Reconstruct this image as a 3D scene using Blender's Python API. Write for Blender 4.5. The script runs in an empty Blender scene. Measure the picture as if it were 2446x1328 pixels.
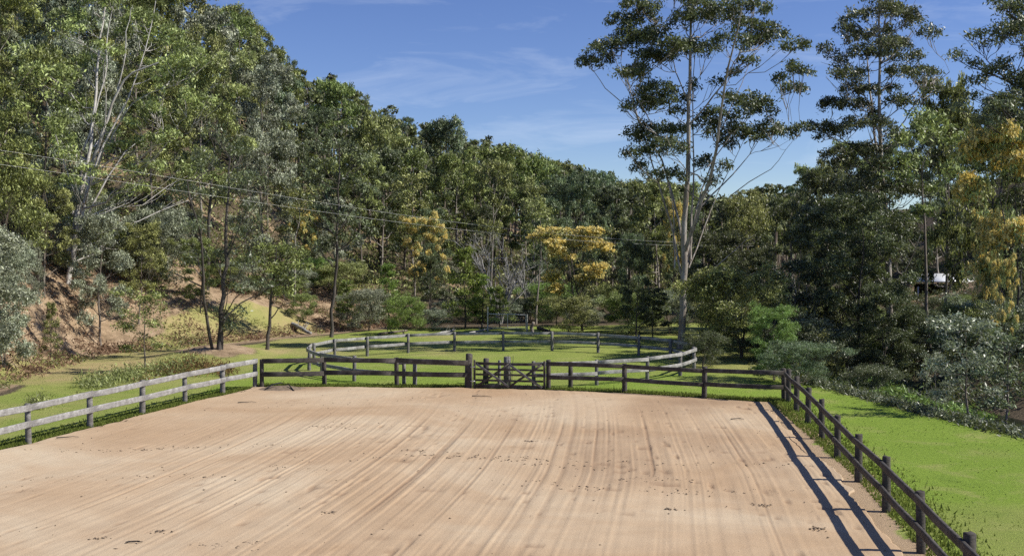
import bpy, math, random
import numpy as np
from mathutils import Vector

random.seed(7)
RNG = np.random.default_rng(11)
S = bpy.context.scene
COL = S.collection
R = math.radians

# ------------------------------------------------------------------ camera, sky, sun, exposure
CAM_H, PITCH, F = 6.3, R(1.44), 2550.0
cam_d = bpy.data.cameras.new("camera"); cam = bpy.data.objects.new("camera", cam_d); COL.objects.link(cam)
cam.location = (0, 0, CAM_H); cam.rotation_euler = (R(90) - PITCH, 0, 0)
cam_d.sensor_width = 36; cam_d.lens = 36 * F / 2446; cam_d.clip_start = .1; cam_d.clip_end = 6000
S.camera = cam
SUN_EL = R(43); SUN_AZ = math.atan2(.992, -.105)          # heading measured from +Y towards +X
SUN_DIR = Vector((math.sin(SUN_AZ) * math.cos(SUN_EL), math.cos(SUN_AZ) * math.cos(SUN_EL), math.sin(SUN_EL)))
sd = bpy.data.lights.new("sun", 'SUN'); sd.energy = 5.0; sd.angle = R(.5); sd.color = (1, .95, .86)
so = bpy.data.objects.new("sun", sd); COL.objects.link(so)
so.rotation_euler = SUN_DIR.to_track_quat('Z', 'Y').to_euler(); so.location = (60, 0, 80)
W = bpy.data.worlds.new("World"); S.world = W; W.use_nodes = True
nt = W.node_tree; nt.nodes.clear()
def N(nt, t, **kw):
    n = nt.nodes.new(t)
    for k, v in kw.items(): setattr(n, k, v)
    return n
wo = N(nt, 'ShaderNodeOutputWorld'); bg = N(nt, 'ShaderNodeBackground'); sky = N(nt, 'ShaderNodeTexSky')
sky.sky_type = 'NISHITA'; sky.sun_disc = False; sky.sun_elevation = SUN_EL; sky.sun_rotation = SUN_AZ
sky.altitude = 1200; sky.air_density = 1.0; sky.dust_density = .15; sky.ozone_density = 2.2
tc = N(nt, 'ShaderNodeTexCoord'); mp = N(nt, 'ShaderNodeMapping'); mp.inputs['Scale'].default_value = (3.0, 3.0, 17); mp.inputs['Rotation'].default_value = (0, R(7), 0)
nz = N(nt, 'ShaderNodeTexNoise'); nz.inputs['Scale'].default_value = 1.7; nz.inputs['Detail'].default_value = 9; nz.inputs['Roughness'].default_value = .62; nz.inputs['Distortion'].default_value = .7
rp = N(nt, 'ShaderNodeValToRGB'); rp.color_ramp.elements[0].position = .52; rp.color_ramp.elements[1].position = .95
mxc = N(nt, 'ShaderNodeMix', data_type='RGBA'); mxc.inputs[7].default_value = (9.0, 9.6, 10.4, 1)
mul = N(nt, 'ShaderNodeMath', operation='MULTIPLY'); mul.inputs[1].default_value = .38
L = nt.links.new
L(tc.outputs['Generated'], mp.inputs[0]); L(mp.outputs[0], nz.inputs['Vector']); L(nz.outputs['Fac'], rp.inputs[0])
L(rp.outputs[0], mul.inputs[0]); L(mul.outputs[0], mxc.inputs[0])
hsv = N(nt, 'ShaderNodeHueSaturation'); hsv.inputs['Saturation'].default_value = 1.12; hsv.inputs['Hue'].default_value = .516; tnt = N(nt, 'ShaderNodeMix', data_type='RGBA', blend_type='MULTIPLY'); tnt.inputs[0].default_value = 1; tnt.inputs[7].default_value = (.93, .98, 1.06, 1); L(sky.outputs[0], tnt.inputs[6]); L(tnt.outputs[2], hsv.inputs['Color']); L(hsv.outputs[0], mxc.inputs[6]); L(mxc.outputs[2], bg.inputs[0]); L(bg.outputs[0], wo.inputs[0]); bg.inputs[1].default_value = .089
S.view_settings.view_transform = 'Standard'; S.view_settings.look = 'None'
S.view_settings.exposure = .35; S.view_settings.gamma = 1; S.view_settings.use_curve_mapping = False
S.render.engine = 'CYCLES'; S.cycles.use_denoising = False
S.cycles.max_bounces = 5; S.cycles.diffuse_bounces = 1; S.cycles.glossy_bounces = 2; S.cycles.transmission_bounces = 3; S.cycles.transparent_max_bounces = 4

# ------------------------------------------------------------------ helpers
def P(px, py, d):
    """world point seen at photo pixel (px,py) at distance d along +Y"""
    u = (px - 1223) / F; v = (664 - py) / F
    Y = v * math.sin(PITCH) + math.cos(PITCH); Z = v * math.cos(PITCH) - math.sin(PITCH)
    s = d / Y
    return np.array([u * s, d, CAM_H + Z * s])

def _h(ix, iy, seed):
    n = (ix.astype(np.int64) * 374761393 + iy.astype(np.int64) * 668265263 + seed * 144665) & 0x7fffffff
    n = ((n ^ (n >> 13)) * 1274126177) & 0x7fffffff
    return ((n ^ (n >> 16)) & 0xffff) / 65535.0
def vn(x, y, seed=0):
    x = np.asarray(x, float); y = np.asarray(y, float)
    ix = np.floor(x).astype(np.int64); iy = np.floor(y).astype(np.int64); fx = x - ix; fy = y - iy
    fx = fx * fx * (3 - 2 * fx); fy = fy * fy * (3 - 2 * fy)
    a = _h(ix, iy, seed); b = _h(ix + 1, iy, seed); c = _h(ix, iy + 1, seed); d = _h(ix + 1, iy + 1, seed)
    return (a + (b - a) * fx) * (1 - fy) + (c + (d - c) * fx) * fy
def fbm(x, y, seed=0, o=4):
    s = 0; a = .5
    for k in range(o):
        s = s + a * vn(x * 2 ** k, y * 2 ** k, seed + k * 17); a *= .5
    return s / (1 - .5 ** o)
def sm(t): t = np.clip(t, 0, 1); return t * t * (3 - 2 * t)

# terrain: foot distance, ridge height and ridge distance by bearing (photo column)
TP = [-1500, -600, 0, 250, 430, 600, 750, 900, 1200, 1480, 1700, 1850, 2100, 2300, 2446, 3200]
T0 = [30, 42, 50, 66, 70, 76, 82, 88, 92, 94, 96, 96, 92, 88, 84, 60]
TR = [42, 40, 37, 35, 34, 28, 25, 20.5, 15.5, 8, 6, 6, 15, 16, 20, 30]
T1 = [140, 145, 150, 158, 165, 172, 195, 220, 262, 300, 330, 330, 250, 180, 160, 150]
CE_Y = [-20, 10, 25, 36, 40, 49, 55, 62, 72, 85, 100]; CE_X = [24, 21, 19, 17.3, 16.2, 14.4, 13.2, 14, 17, 24, 30]
def col_of(X, Y): return 1223 + F * X / np.maximum(Y, 30)
def H(X, Y):
    X = np.asarray(X, float); Y = np.asarray(Y, float); c = col_of(X, Y)
    r0 = np.interp(c, TP, T0); r1 = np.interp(c, TP, T1); rr = np.interp(c, TP, TR)
    t = (Y - r0) / (r1 - r0)
    up = np.clip(t, 0, 1); up = up * (1 - .0 * up) ; soft = sm((Y - r0) / 9.)
    h = rr * up * soft - np.clip(Y - r1, 0, None) * .10 * sm((Y - r1) / 60)
    h = np.maximum(h, -2 + 0 * h) if True else h
    rough = sm((Y - r0 + 2) / 12.)
    h = h + rough * ((fbm(X / 9, Y / 9, 3) - .5) * 2.6)
    # sandy mound beyond the left corner of the arena
    gx, gy = -17.6, 63.5
    h = h + .75 * np.exp(-(((X - gx) / 2.8) ** 2 + ((Y - gy) / 3.5) ** 2))
    h = h + (fbm(X / 5, Y / 5, 9) - .5) * .10 * sm((Y - 50) / 6)
    ce = np.interp(Y, CE_Y, CE_X)
    g = sm((X - ce) / 4.5) * (1 - sm((X - ce - 8) / 7)) * (1 - sm((Y - 90) / 14))
    h = h - 1.9 * g
    return h
def Hf(x, y): return float(H(np.array([x]), np.array([y]))[0])
def G(px, py):
    """first ground point along the ray of a photo pixel"""
    o = np.array([0, 0, CAM_H]); d = P(px, py, 1) - o
    ys = np.arange(12, 400, .1); pts = o + d * ys[:, None]
    b = np.nonzero(pts[:, 2] <= H(pts[:, 0], pts[:, 1]))[0]
    p = pts[b[0]] if len(b) else pts[-1]
    return np.array([p[0], p[1], Hf(p[0], p[1])])

def mesh_np(name, V, Fq, mats, smooth=False, attrs=None, midx=None):
    V = np.asarray(V, np.float32); Fq = np.asarray(Fq, np.int32); k = Fq.shape[1]
    me = bpy.data.meshes.new(name)
    me.vertices.add(len(V)); me.vertices.foreach_set('co', V.ravel())
    me.loops.add(Fq.size); me.loops.foreach_set('vertex_index', Fq.ravel())
    me.polygons.add(len(Fq)); me.polygons.foreach_set('loop_start', np.arange(0, Fq.size, k, dtype=np.int32))
    me.polygons.foreach_set('loop_total', np.full(len(Fq), k, np.int32))
    if smooth: me.polygons.foreach_set('use_smooth', np.ones(len(Fq), bool))
    for m in (mats if isinstance(mats, (list, tuple)) else [mats]): me.materials.append(m)
    if midx is not None: me.polygons.foreach_set('material_index', np.asarray(midx, np.int32))
    me.update(calc_edges=True)
    for n, a in (attrs or {}).items():
        at = me.attributes.new(n, 'FLOAT', 'POINT'); at.data.foreach_set('value', np.asarray(a, np.float32))
    me.validate()
    return me
def link(name, me, parent=None, **props):
    o = bpy.data.objects.new(name, me); COL.objects.link(o)
    if parent is not None: o.parent = parent
    for k, v in props.items(): o[k] = v
    return o
def empty(name, loc, label, cat, group=None, rz=0, sc=1):
    o = bpy.data.objects.new(name, None); COL.objects.link(o); o.empty_display_size = .3
    o.location = [float(v) for v in loc]; o.rotation_euler = (0, 0, rz); o.scale = (sc, sc, sc)
    o['label'] = label; o['category'] = cat
    if group: o['group'] = group
    return o

class Geo:
    """collects quads"""
    def __init__(s): s.v = []; s.f = []; s.n = 0
    def add(s, V, Fc): s.v.append(np.asarray(V, float)); s.f.append(np.asarray(Fc, int) + s.n); s.n += len(V)
    def tube(s, pts, rad, k=6, cap=True):
        pts = np.asarray(pts, float); n = len(pts); rad = np.broadcast_to(np.asarray(rad, float), (n,))
        t = np.gradient(pts, axis=0); t /= np.linalg.norm(t, axis=1)[:, None] + 1e-9
        ref = np.array([1., 0, 0]) if abs(t[0][0]) < .8 else np.array([0, 1., 0])
        a = np.cross(t, ref); a /= np.linalg.norm(a, axis=1)[:, None] + 1e-9; b = np.cross(t, a)
        an = np.arange(k) * 2 * math.pi / k
        V = pts[:, None, :] + rad[:, None, None] * (np.cos(an)[None, :, None] * a[:, None, :] + np.sin(an)[None, :, None] * b[:, None, :])
        V = V.reshape(-1, 3); Fc = []
        for i in range(n - 1):
            for j in range(k):
                j2 = (j + 1) % k; Fc.append((i * k + j, i * k + j2, (i + 1) * k + j2, (i + 1) * k + j))
        s.add(V, Fc)
    def box(s, c, sx, sy, sz, M=None, jit=0):
        V = np.array([(x, y, z) for z in (-.5, .5) for (x, y) in ((-.5, -.5), (.5, -.5), (.5, .5), (-.5, .5))]) * (sx, sy, sz)
        if jit: V = V + RNG.normal(0, jit, V.shape)
        if M is not None: V = V @ M.T
        s.add(V + np.asarray(c), [(0, 3, 2, 1), (4, 5, 6, 7), (0, 1, 5, 4), (1, 2, 6, 5), (2, 3, 7, 6), (3, 0, 4, 7)])
    def mesh(s, name, mat, smooth=False): return mesh_np(name, np.vstack(s.v), np.vstack(s.f), mat, smooth)

# ------------------------------------------------------------------ materials
def new_mat(name):
    m = bpy.data.materials.new(name); m.use_nodes = True; nt = m.node_tree; nt.nodes.clear()
    out = N(nt, 'ShaderNodeOutputMaterial'); b = N(nt, 'ShaderNodeBsdfPrincipled'); nt.links.new(b.outputs[0], out.inputs[0])
    return m, nt, b, out
def noise(nt, sc, det=4, rough=.6, co='Object', dist=0, scale3=None):
    t = N(nt, 'ShaderNodeTexCoord'); n = N(nt, 'ShaderNodeTexNoise'); n.inputs['Scale'].default_value = sc; n.inputs['Detail'].default_value = det
    n.inputs['Roughness'].default_value = rough; n.inputs['Distortion'].default_value = dist
    if scale3:
        mp = N(nt, 'ShaderNodeMapping'); mp.inputs['Scale'].default_value = scale3; nt.links.new(t.outputs[co], mp.inputs[0]); nt.links.new(mp.outputs[0], n.inputs['Vector'])
    else: nt.links.new(t.outputs[co], n.inputs['Vector'])
    return n.outputs['Fac']
def ramp(nt, fac, stops):
    r = N(nt, 'ShaderNodeValToRGB'); e = r.color_ramp.elements
    while len(e) < len(stops): e.new(.5)
    for k, (p, c) in enumerate(stops): e[k].position = p; e[k].color = (*c, 1) if len(c) == 3 else c
    nt.links.new(fac, r.inputs[0]); return r.outputs[0]
def g3(v): return (v, v, v)
def mix(nt, fac, a, b, mode='MIX'):
    m = N(nt, 'ShaderNodeMix', data_type='RGBA', blend_type=mode)
    for s, i in ((fac, 0), (a, 6), (b, 7)):
        if isinstance(s, (int, float)): m.inputs[i].default_value = s
        elif isinstance(s, tuple): m.inputs[i].default_value = (*s, 1)
        else: nt.links.new(s, m.inputs[i])
    return m.outputs[2]
def math_(nt, op, a, b=0, clamp=False):
    m = N(nt, 'ShaderNodeMath', operation=op); m.use_clamp = clamp
    for s, i in ((a, 0), (b, 1)):
        if isinstance(s, (int, float)): m.inputs[i].default_value = s
        else: nt.links.new(s, m.inputs[i])
    return m.outputs[0]
def attr(nt, n): a = N(nt, 'ShaderNodeAttribute'); a.attribute_name = n; return a.outputs['Fac']
def bump(nt, b, h, dist=.02, st=1):
    bp = N(nt, 'ShaderNodeBump'); bp.inputs['Distance'].default_value = dist; bp.inputs['Strength'].default_value = st
    nt.links.new(h, bp.inputs['Height']); nt.links.new(bp.outputs[0], b.inputs['Normal'])

def leaf_mat(name, dark, light, rough=.5, trans=.24, spec=.5, kd=.5, kl=3.1, hv=.05, tcol=(.26, .32, .06)):
    m, nt, b, out = new_mat(name)
    oi = N(nt, 'ShaderNodeObjectInfo')
    v = math_(nt, 'ADD', math_(nt, 'MULTIPLY', math_(nt, 'POWER', attr(nt, 'tint'), 1.8), .95), math_(nt, 'MULTIPLY', oi.outputs['Random'], .2))
    c = ramp(nt, v, [(0, tuple(x * kd for x in dark)), (1, tuple(x * kl for x in light))])  # leaf tone varies at random; dark end lowered to paint in shaded gaps
    hs = N(nt, 'ShaderNodeHueSaturation'); nt.links.new(c, hs.inputs['Color'])
    nt.links.new(math_(nt, 'ADD', math_(nt, 'MULTIPLY', oi.outputs['Random'], hv), .5 - hv / 2), hs.inputs['Hue'])
    c = hs.outputs[0]
    nt.links.new(c, b.inputs['Base Color']); b.inputs['Roughness'].default_value = rough; b.inputs['Specular IOR Level'].default_value = spec
    tr = N(nt, 'ShaderNodeBsdfTranslucent'); nt.links.new(mix(nt, .4 if tcol else 0, c, tcol or (0, 0, 0)), tr.inputs[0])
    ms = N(nt, 'ShaderNodeMixShader'); ms.inputs[0].default_value = trans
    nt.links.new(b.outputs[0], ms.inputs[1]); nt.links.new(tr.outputs[0], ms.inputs[2]); nt.links.new(ms.outputs[0], out.inputs[0])
    return m
LM = {
 'olive': leaf_mat('leaf_olive', (.030, .038, .012), (.165, .180, .062), kl=3.4),
 'green': leaf_mat('leaf_green', (.028, .046, .010), (.150, .175, .054), kl=3.1),
 'blue': leaf_mat('leaf_blue', (.022, .034, .020), (.100, .128, .066)),
 'grey': leaf_mat('leaf_grey', (.045, .052, .035), (.200, .215, .150)),
 'dark': leaf_mat('leaf_dark', (.016, .022, .009), (.100, .115, .055), .45, kl=2.0),
 'glint': leaf_mat('leaf_glint', (.020, .028, .012), (.120, .140, .075), .42, .25, .6, kd=.8, kl=2.2),
 'lime': leaf_mat('leaf_lime', (.040, .062, .014), (.130, .180, .042), .5, .3),
 'bright': leaf_mat('leaf_bright', (.045, .075, .014), (.165, .225, .045), .5, .35, kl=2.3),
 'silver': leaf_mat('leaf_silver', (.060, .080, .045), (.310, .340, .235), .42, .25, .6, kd=.6, kl=1.7),
 'straw': leaf_mat('leaf_straw', (.090, .058, .030), (.400, .290, .165), .8, .15, .2, kd=1, kl=1.0, tcol=None),
 'rust': leaf_mat('leaf_rust', (.06, .028, .014), (.240, .125, .060), .8, .15, .2, kd=1, kl=1.0, tcol=None),
 'blossom': leaf_mat('blossom_gold', (.86, .66, .17), (.98, .85, .40), .7, .35, .2, kd=1, kl=1, hv=.0, tcol=None),
}
def bark_mat(name, a, b_, c, sc=1.2):
    m, nt, b, out = new_mat(name)
    n1 = noise(nt, sc, 6, .65, scale3=(3, 3, .6)); n2 = noise(nt, sc * 9, 4, scale3=(3, 3, .5))
    co = ramp(nt, n1, [(.32, a), (.5, b_), (.68, c)]); co = mix(nt, .5, co, ramp(nt, n2, [(.3, g3(.45)), (.7, g3(1.0))]), 'MULTIPLY')
    nt.links.new(co, b.inputs['Base Color']); b.inputs['Roughness'].default_value = .75; bump(nt, b, n2, .03)
    return m
BM = {'pale': bark_mat('bark_pale', (.15, .11, .08), (.33, .29, .24), (.50, .47, .42)),
      'white': bark_mat('bark_white', (.30, .26, .21), (.56, .53, .48), (.72, .70, .66)),
      'dark': bark_mat('bark_dark', (.035, .028, .022), (.075, .062, .05), (.14, .12, .10)),
      'brown': bark_mat('bark_brown', (.10, .07, .05), (.22, .18, .14), (.36, .33, .29)),
      'dead': bark_mat('bark_dead', (.16, .15, .14), (.32, .31, .29), (.5, .49, .47))}
def wood_mat(name, a, b_, c):
    m, nt, b, out = new_mat(name)
    n1 = noise(nt, 2.0, 6, .7, scale3=(1, 1, 1), dist=.4); n2 = noise(nt, 14, 5, .7, scale3=(.5, .5, 2.2)); n3 = noise(nt, 5, 3)
    co = ramp(nt, n1, [(.3, a), (.5, b_), (.7, c)]); co = mix(nt, .65, co, ramp(nt, n2, [(.35, g3(.35)), (.6, g3(1.05))]), 'MULTIPLY')
    co = mix(nt, ramp(nt, n3, [(.62, g3(0)), (.75, g3(.5))]), co, (.10, .085, .05))
    nt.links.new(co, b.inputs['Base Color']); b.inputs['Roughness'].default_value = .85; bump(nt, b, n2, .012)
    return m
WOOD_L = wood_mat('weathered_wood_light', (.15, .14, .13), (.32, .31, .295), (.52, .51, .49))
WOOD_D = wood_mat('weathered_wood_shaded', (.028, .022, .018), (.065, .055, .045), (.15, .135, .12))  # tarnished dark wood, deepened further to paint in the fences' shaded faces
WOOD_M = wood_mat('weathered_wood_mid', (.09, .08, .07), (.19, .18, .165), (.36, .35, .33))

# ------------------------------------------------------------------ ground sheet
def axis(lo, hi, step, far, grow=1.25):
    a = list(np.arange(lo, hi, step)); s = step; x = a[-1]
    while x < far[1]: s *= grow; x += s; a.append(x)
    s = step; x = a[0]; pre = []
    while x > far[0]: s *= grow; x -= s; pre.append(x)
    return np.array(pre[::-1] + a)
xs = axis(-46, 34, .4, (-2500, 2500), 1.12); ys = axis(18, 112, .42, (-1500, 4000), 1.10)
GX, GY = np.meshgrid(xs, ys)
YF_X = [-30, -11.9, -2, 1.65, 5, 8.25, 10.3, 30]; YF_Y = [49.6, 49.3, 48.95, 48.1, 47.2, 45.7, 44.5, 44.5]
def xl(y): return -11.9 - (49.4 - y) * .269 + .10
def xr(y): return np.interp(y, [-8, 22, 30, 44.6, 60], [4.6, 8.1, 9.15, 10.3, 11.5])
def in_arena(X, Y, m=0): return (X > xl(Y) + m) & (X < xr(Y) - m) & (Y < np.interp(X, YF_X, YF_Y) - m) & (Y > -8 + m)
GZ = H(GX, GY); GZ = np.where(in_arena(GX, GY, .45), GZ - .12, GZ)
far = np.hypot(GX, GY) > 700
C = col_of(GX, GY); R0 = np.interp(C, TP, T0); ce = np.interp(GY, CE_Y, CE_X)
nb = fbm(GX / 6, GY / 6, 21); nb2 = fbm(GX / 2.2, GY / 2.2, 33)
lawn = sm((R0 - 1.5 - GY + (nb - .5) * 7) / 3.0) * sm((ce + .6 - GX + (nb2 - .5) * 1.6) / 1.2)
# mown track winding up past the mounds at the left
trk = [(G(120, 900)[:2]), (G(330, 850)[:2]), (G(470, 812)[:2]), (G(600, 782)[:2]), (G(690, 770)[:2])]
dmin = np.full(GX.shape, 99.)
for a, b in zip(trk[:-1], trk[1:]):
    ab = b - a; t = np.clip(((GX - a[0]) * ab[0] + (GY - a[1]) * ab[1]) / (ab @ ab), 0, 1)
    dmin = np.minimum(dmin, np.hypot(GX - a[0] - t * ab[0], GY - a[1] - t * ab[1]))
track = sm((3.4 - dmin + (nb2 - .5) * 2.5) / 1.4)
mound = np.exp(-(((GX + 17.6) / 3.0) ** 2 + ((GY - 63.0) / 3.2) ** 2)); mound = sm((mound + (nb2 - .5) * .5 - .35) / .3)
grass = np.maximum(lawn, track) * (1 - .9 * mound)
up = (GY - R0)
dirt = sm((up + 4) / 3) * (1 - sm((up - 13 + (nb - .5) * 14) / 8)) * sm((1050 - C) / 200) * sm((nb * .6 + nb2 * .4 - .20) / .12)
dirt = np.maximum(dirt, mound)
dirt = np.maximum(dirt, sm((nb - .58) / .1) * sm((up - 8) / 6) * .7 * sm((1500 - C) / 100))
shedp = np.array([(2262 - 1223) / F * 108, 108.])
dirt = np.maximum(dirt, sm((10 - np.hypot((GX - shedp[0]) / 1.5, GY - shedp[1])) / 5))
aw = in_arena(GX, GY, -.45 + 0) | ((GX > xr(GY) - .5) & (GX < xr(GY) + .9 - .9 * sm((GY - 20) / 40) * 0) & (GY < 46) & (nb2 > .50))
dry = sm((GY - 44) / 25) * .30 + sm((nb - .5) * 5) * .35
dry = np.clip(np.where(GX < -14, dry + .35 + .6 * track, dry), 0, 1)
nx, ny = len(xs), len(ys)
V = np.stack([GX, GY, GZ], -1).reshape(-1, 3)
I = np.arange(nx * ny).reshape(ny, nx)
Q = np.stack([I[:-1, :-1], I[:-1, 1:], I[1:, 1:], I[1:, :-1]], -1).reshape(-1, 4)
m, nt, b, out = new_mat('ground_cover')
n_f = noise(nt, 9, 6, .7); n_m = noise(nt, 1.1, 5, .65); n_l = noise(nt, .16, 4, .6); n_xf = noise(nt, 38, 3, .7)
gr = ramp(nt, n_f, [(.28, (.105, .165, .022)), (.5, (.200, .290, .038)), (.74, (.265, .345, .060))])
gr = mix(nt, math_(nt, 'MULTIPLY', attr(nt, 'dry'), ramp(nt, n_m, [(.3, g3(.75)), (.55, g3(1))])), gr, (.40, .31, .155))
n_p = noise(nt, .45, 6, .7, dist=.5)
gr = mix(nt, ramp(nt, n_l, [(.4, g3(0)), (.62, g3(.45))]), gr, (.150, .235, .026))
gr = mix(nt, ramp(nt, n_p, [(.52, g3(0)), (.70, g3(.65))]), gr, (.33, .32, .115))
gr = mix(nt, ramp(nt, n_p, [(.28, g3(.5)), (.44, g3(0))]), gr, (.11, .175, .024))
gr = mix(nt, ramp(nt, n_xf, [(.60, g3(0)), (.72, g3(.55))]), gr, (.075, .095, .028))
di = ramp(nt, n_m, [(.28, (.15, .105, .065)), (.5, (.34, .245, .155)), (.72, (.47, .355, .24))])
di = mix(nt, ramp(nt, n_f, [(.5, g3(0)), (.66, g3(.7))]), di, (.16, .115, .07))
li = ramp(nt, n_f, [(.3, (.030, .026, .017)), (.52, (.100, .078, .050)), (.7, (.240, .180, .120))])
rag = math_(nt, 'MULTIPLY', math_(nt, 'SUBTRACT', n_f, .5), 1.3)
def soft(a): return math_(nt, 'ADD', math_(nt, 'MULTIPLY', math_(nt, 'SUBTRACT', math_(nt, 'ADD', attr(nt, a), rag), .5), 3.0), .5, True)
co = mix(nt, soft('dirt'), li, di); co = mix(nt, soft('grass'), co, gr)
co = mix(nt, soft('sand'), co, (.40, .29, .18))
nt.links.new(co, b.inputs['Base Color']); b.inputs['Roughness'].default_value = .95; b.inputs['Specular IOR Level'].default_value = .15
bump(nt, b, math_(nt, 'ADD', n_f, n_xf), .05, .8)
sandm = aw.astype(float)
gm = mesh_np('ground', V, Q, m, True, {'grass': grass.ravel(), 'dirt': dirt.ravel(), 'dry': dry.ravel(), 'sand': sandm.ravel()})
link('ground', gm, kind='structure')

# creek water at the bottom of the gully
m, nt, b, out = new_mat('creek_water')
b.inputs['Base Color'].default_value = (.012, .016, .010, 1); b.inputs['Roughness'].default_value = .08
bump(nt, b, noise(nt, 2.5, 3), .02, .3)
cy = np.linspace(-15, 96, 60); cx = np.interp(cy, CE_Y, CE_X) + 6.2
V = []; 
for x, y in zip(cx, cy): V += [(x - 3.2, y, -1.55), (x + 3.2, y, -1.55)]
link('creek_water', mesh_np('creek_water', V, [(2 * i, 2 * i + 1, 2 * i + 3, 2 * i + 2) for i in range(59)], m), kind='structure')

# ------------------------------------------------------------------ riding arena: harrowed sand
NS, NT = 1000, 230
s = np.linspace(0, 1, NS)[None, :]; t = (np.linspace(0, 1, NT) ** .9)[:, None]
y0 = -8 + t * 57.5; X = xl(y0) + (xr(y0) - xl(y0)) * s
Y = -8 + t * (np.interp(X, YF_X, YF_Y) + 8)
X = xl(Y) + (xr(Y) - xl(Y)) * s
w = (fbm(Y / 1.6, X * 0 + 3, 5) - .5)
X = X + np.where(s < .01, w * .7, 0) + np.where(s > .99, (fbm(Y / .7, X * 0 + 8, 6) - .5) * .4, 0)
Y = Y + np.where(t > .995, (fbm(X / 1.3, X * 0, 7) - .5) * .7, 0)
q = s * 27 + 1.5 * t ** 6 * (1 - s) * 3 + (fbm(Y / 14, X / 14, 13) - .5) * .3
line = (vn(q * 4.6, Y * .04 + 2, 1) - .5) * .55 + (vn(q * 9.5, Y * .08, 2) - .5) * 1.1 + (vn(q * 17, Y * .1, 3) - .5) * .6 + (vn(q * 2.0, Y * .03, 4) - .5) * .35
deep = np.clip(vn(q * 3.4, Y * .02 + 7, 8) - .80, 0, 1) * -4.0
deep = deep + np.clip(vn(q * 6.1, Y * .03 + 3, 18) - .82, 0, 1) * -3.5 * (vn(q * .8, Y * .12, 19) > .4)
amp = (.45 + .55 * sm((fbm(X / 7, Y / 7, 41) - .36) / .25)) * (1 - .75 * sm((Y - 38) / 8))
amp = amp * (.45 + .55 * sm((s - .08) / .3))
hoof = np.clip(vn(X * 3.2, Y * 3.2, 91) - .80, 0, 1) * -.26 * sm((fbm(X / 3.5, Y / 1.8, 77) - .50) / .08)
relief = (line * .7 + deep * 1.4) * .027 * amp
Z = .045 + relief + hoof + (fbm(X / 2.5, Y / 2.5, 51) - .5) * .05 + (vn(X * 6, Y * 6, 52) - .5) * .008
edge = (s < .001) | (s > .999) | (t > .999)
Z = np.where(edge, -.03, Z)
m, nt, b, out = new_mat('arena_sand')
n_l = noise(nt, .11, 5, .6, dist=.6); n_m = noise(nt, .9, 5, .6); n_f = noise(nt, 22, 5, .75); n_s = noise(nt, 60, 2, .6)
co = ramp(nt, n_l, [(.30, (.38, .255, .150)), (.5, (.460, .340, .220)), (.66, (.53, .43, .30))])
co = mix(nt, .5, co, ramp(nt, n_m, [(.3, g3(.86)), (.7, g3(1.08))]), 'MULTIPLY')
co = mix(nt, .6, co, ramp(nt, n_f, [(.3, g3(.84)), (.7, g3(1.08))]), 'MULTIPLY')
co = mix(nt, math_(nt, 'MULTIPLY', attr(nt, 'shade_and_brown'), .62), co, (.22, .140, .088))
co = mix(nt, ramp(nt, n_s, [(.70, g3(0)), (.76, g3(.55))]), co, (.16, .10, .065))
nt.links.new(co, b.inputs['Base Color']); b.inputs['Roughness'].default_value = .95; b.inputs['Specular IOR Level'].default_value = .1
bump(nt, b, math_(nt, 'ADD', n_f, math_(nt, 'MULTIPLY', n_m, .6)), .012, .9)
shade_and_brown = np.clip(-(line * .42 + deep * 1.4) * amp, 0, 1) + np.clip(-hoof * 26, 0, .8) + .45 * sm((fbm(X / 6, Y / 12, 61) - .56) / .12) * sm((s - .3) / .2) + .9 * np.exp(-(((X + 9.6) / 1.9) ** 2 + ((Y - 48.6) / 1.1) ** 2)) + .7 * np.exp(-(((X - 8.6) / 1.8) ** 2 + ((Y - 44.2) / 1.2) ** 2))  # paints shade into grooves and hoofprints, plus brown sand patches
I = np.arange(NS * NT).reshape(NT, NS); Q = np.stack([I[:-1, :-1], I[:-1, 1:], I[1:, 1:], I[1:, :-1]], -1).reshape(-1, 4)
am = mesh_np('riding_arena_ground', np.stack([X, Y, Z], -1).reshape(-1, 3), Q, m, True, {'shade_and_brown': np.clip(shade_and_brown, 0, 1).ravel()})
link('riding_arena_ground', am, kind='structure')

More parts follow.
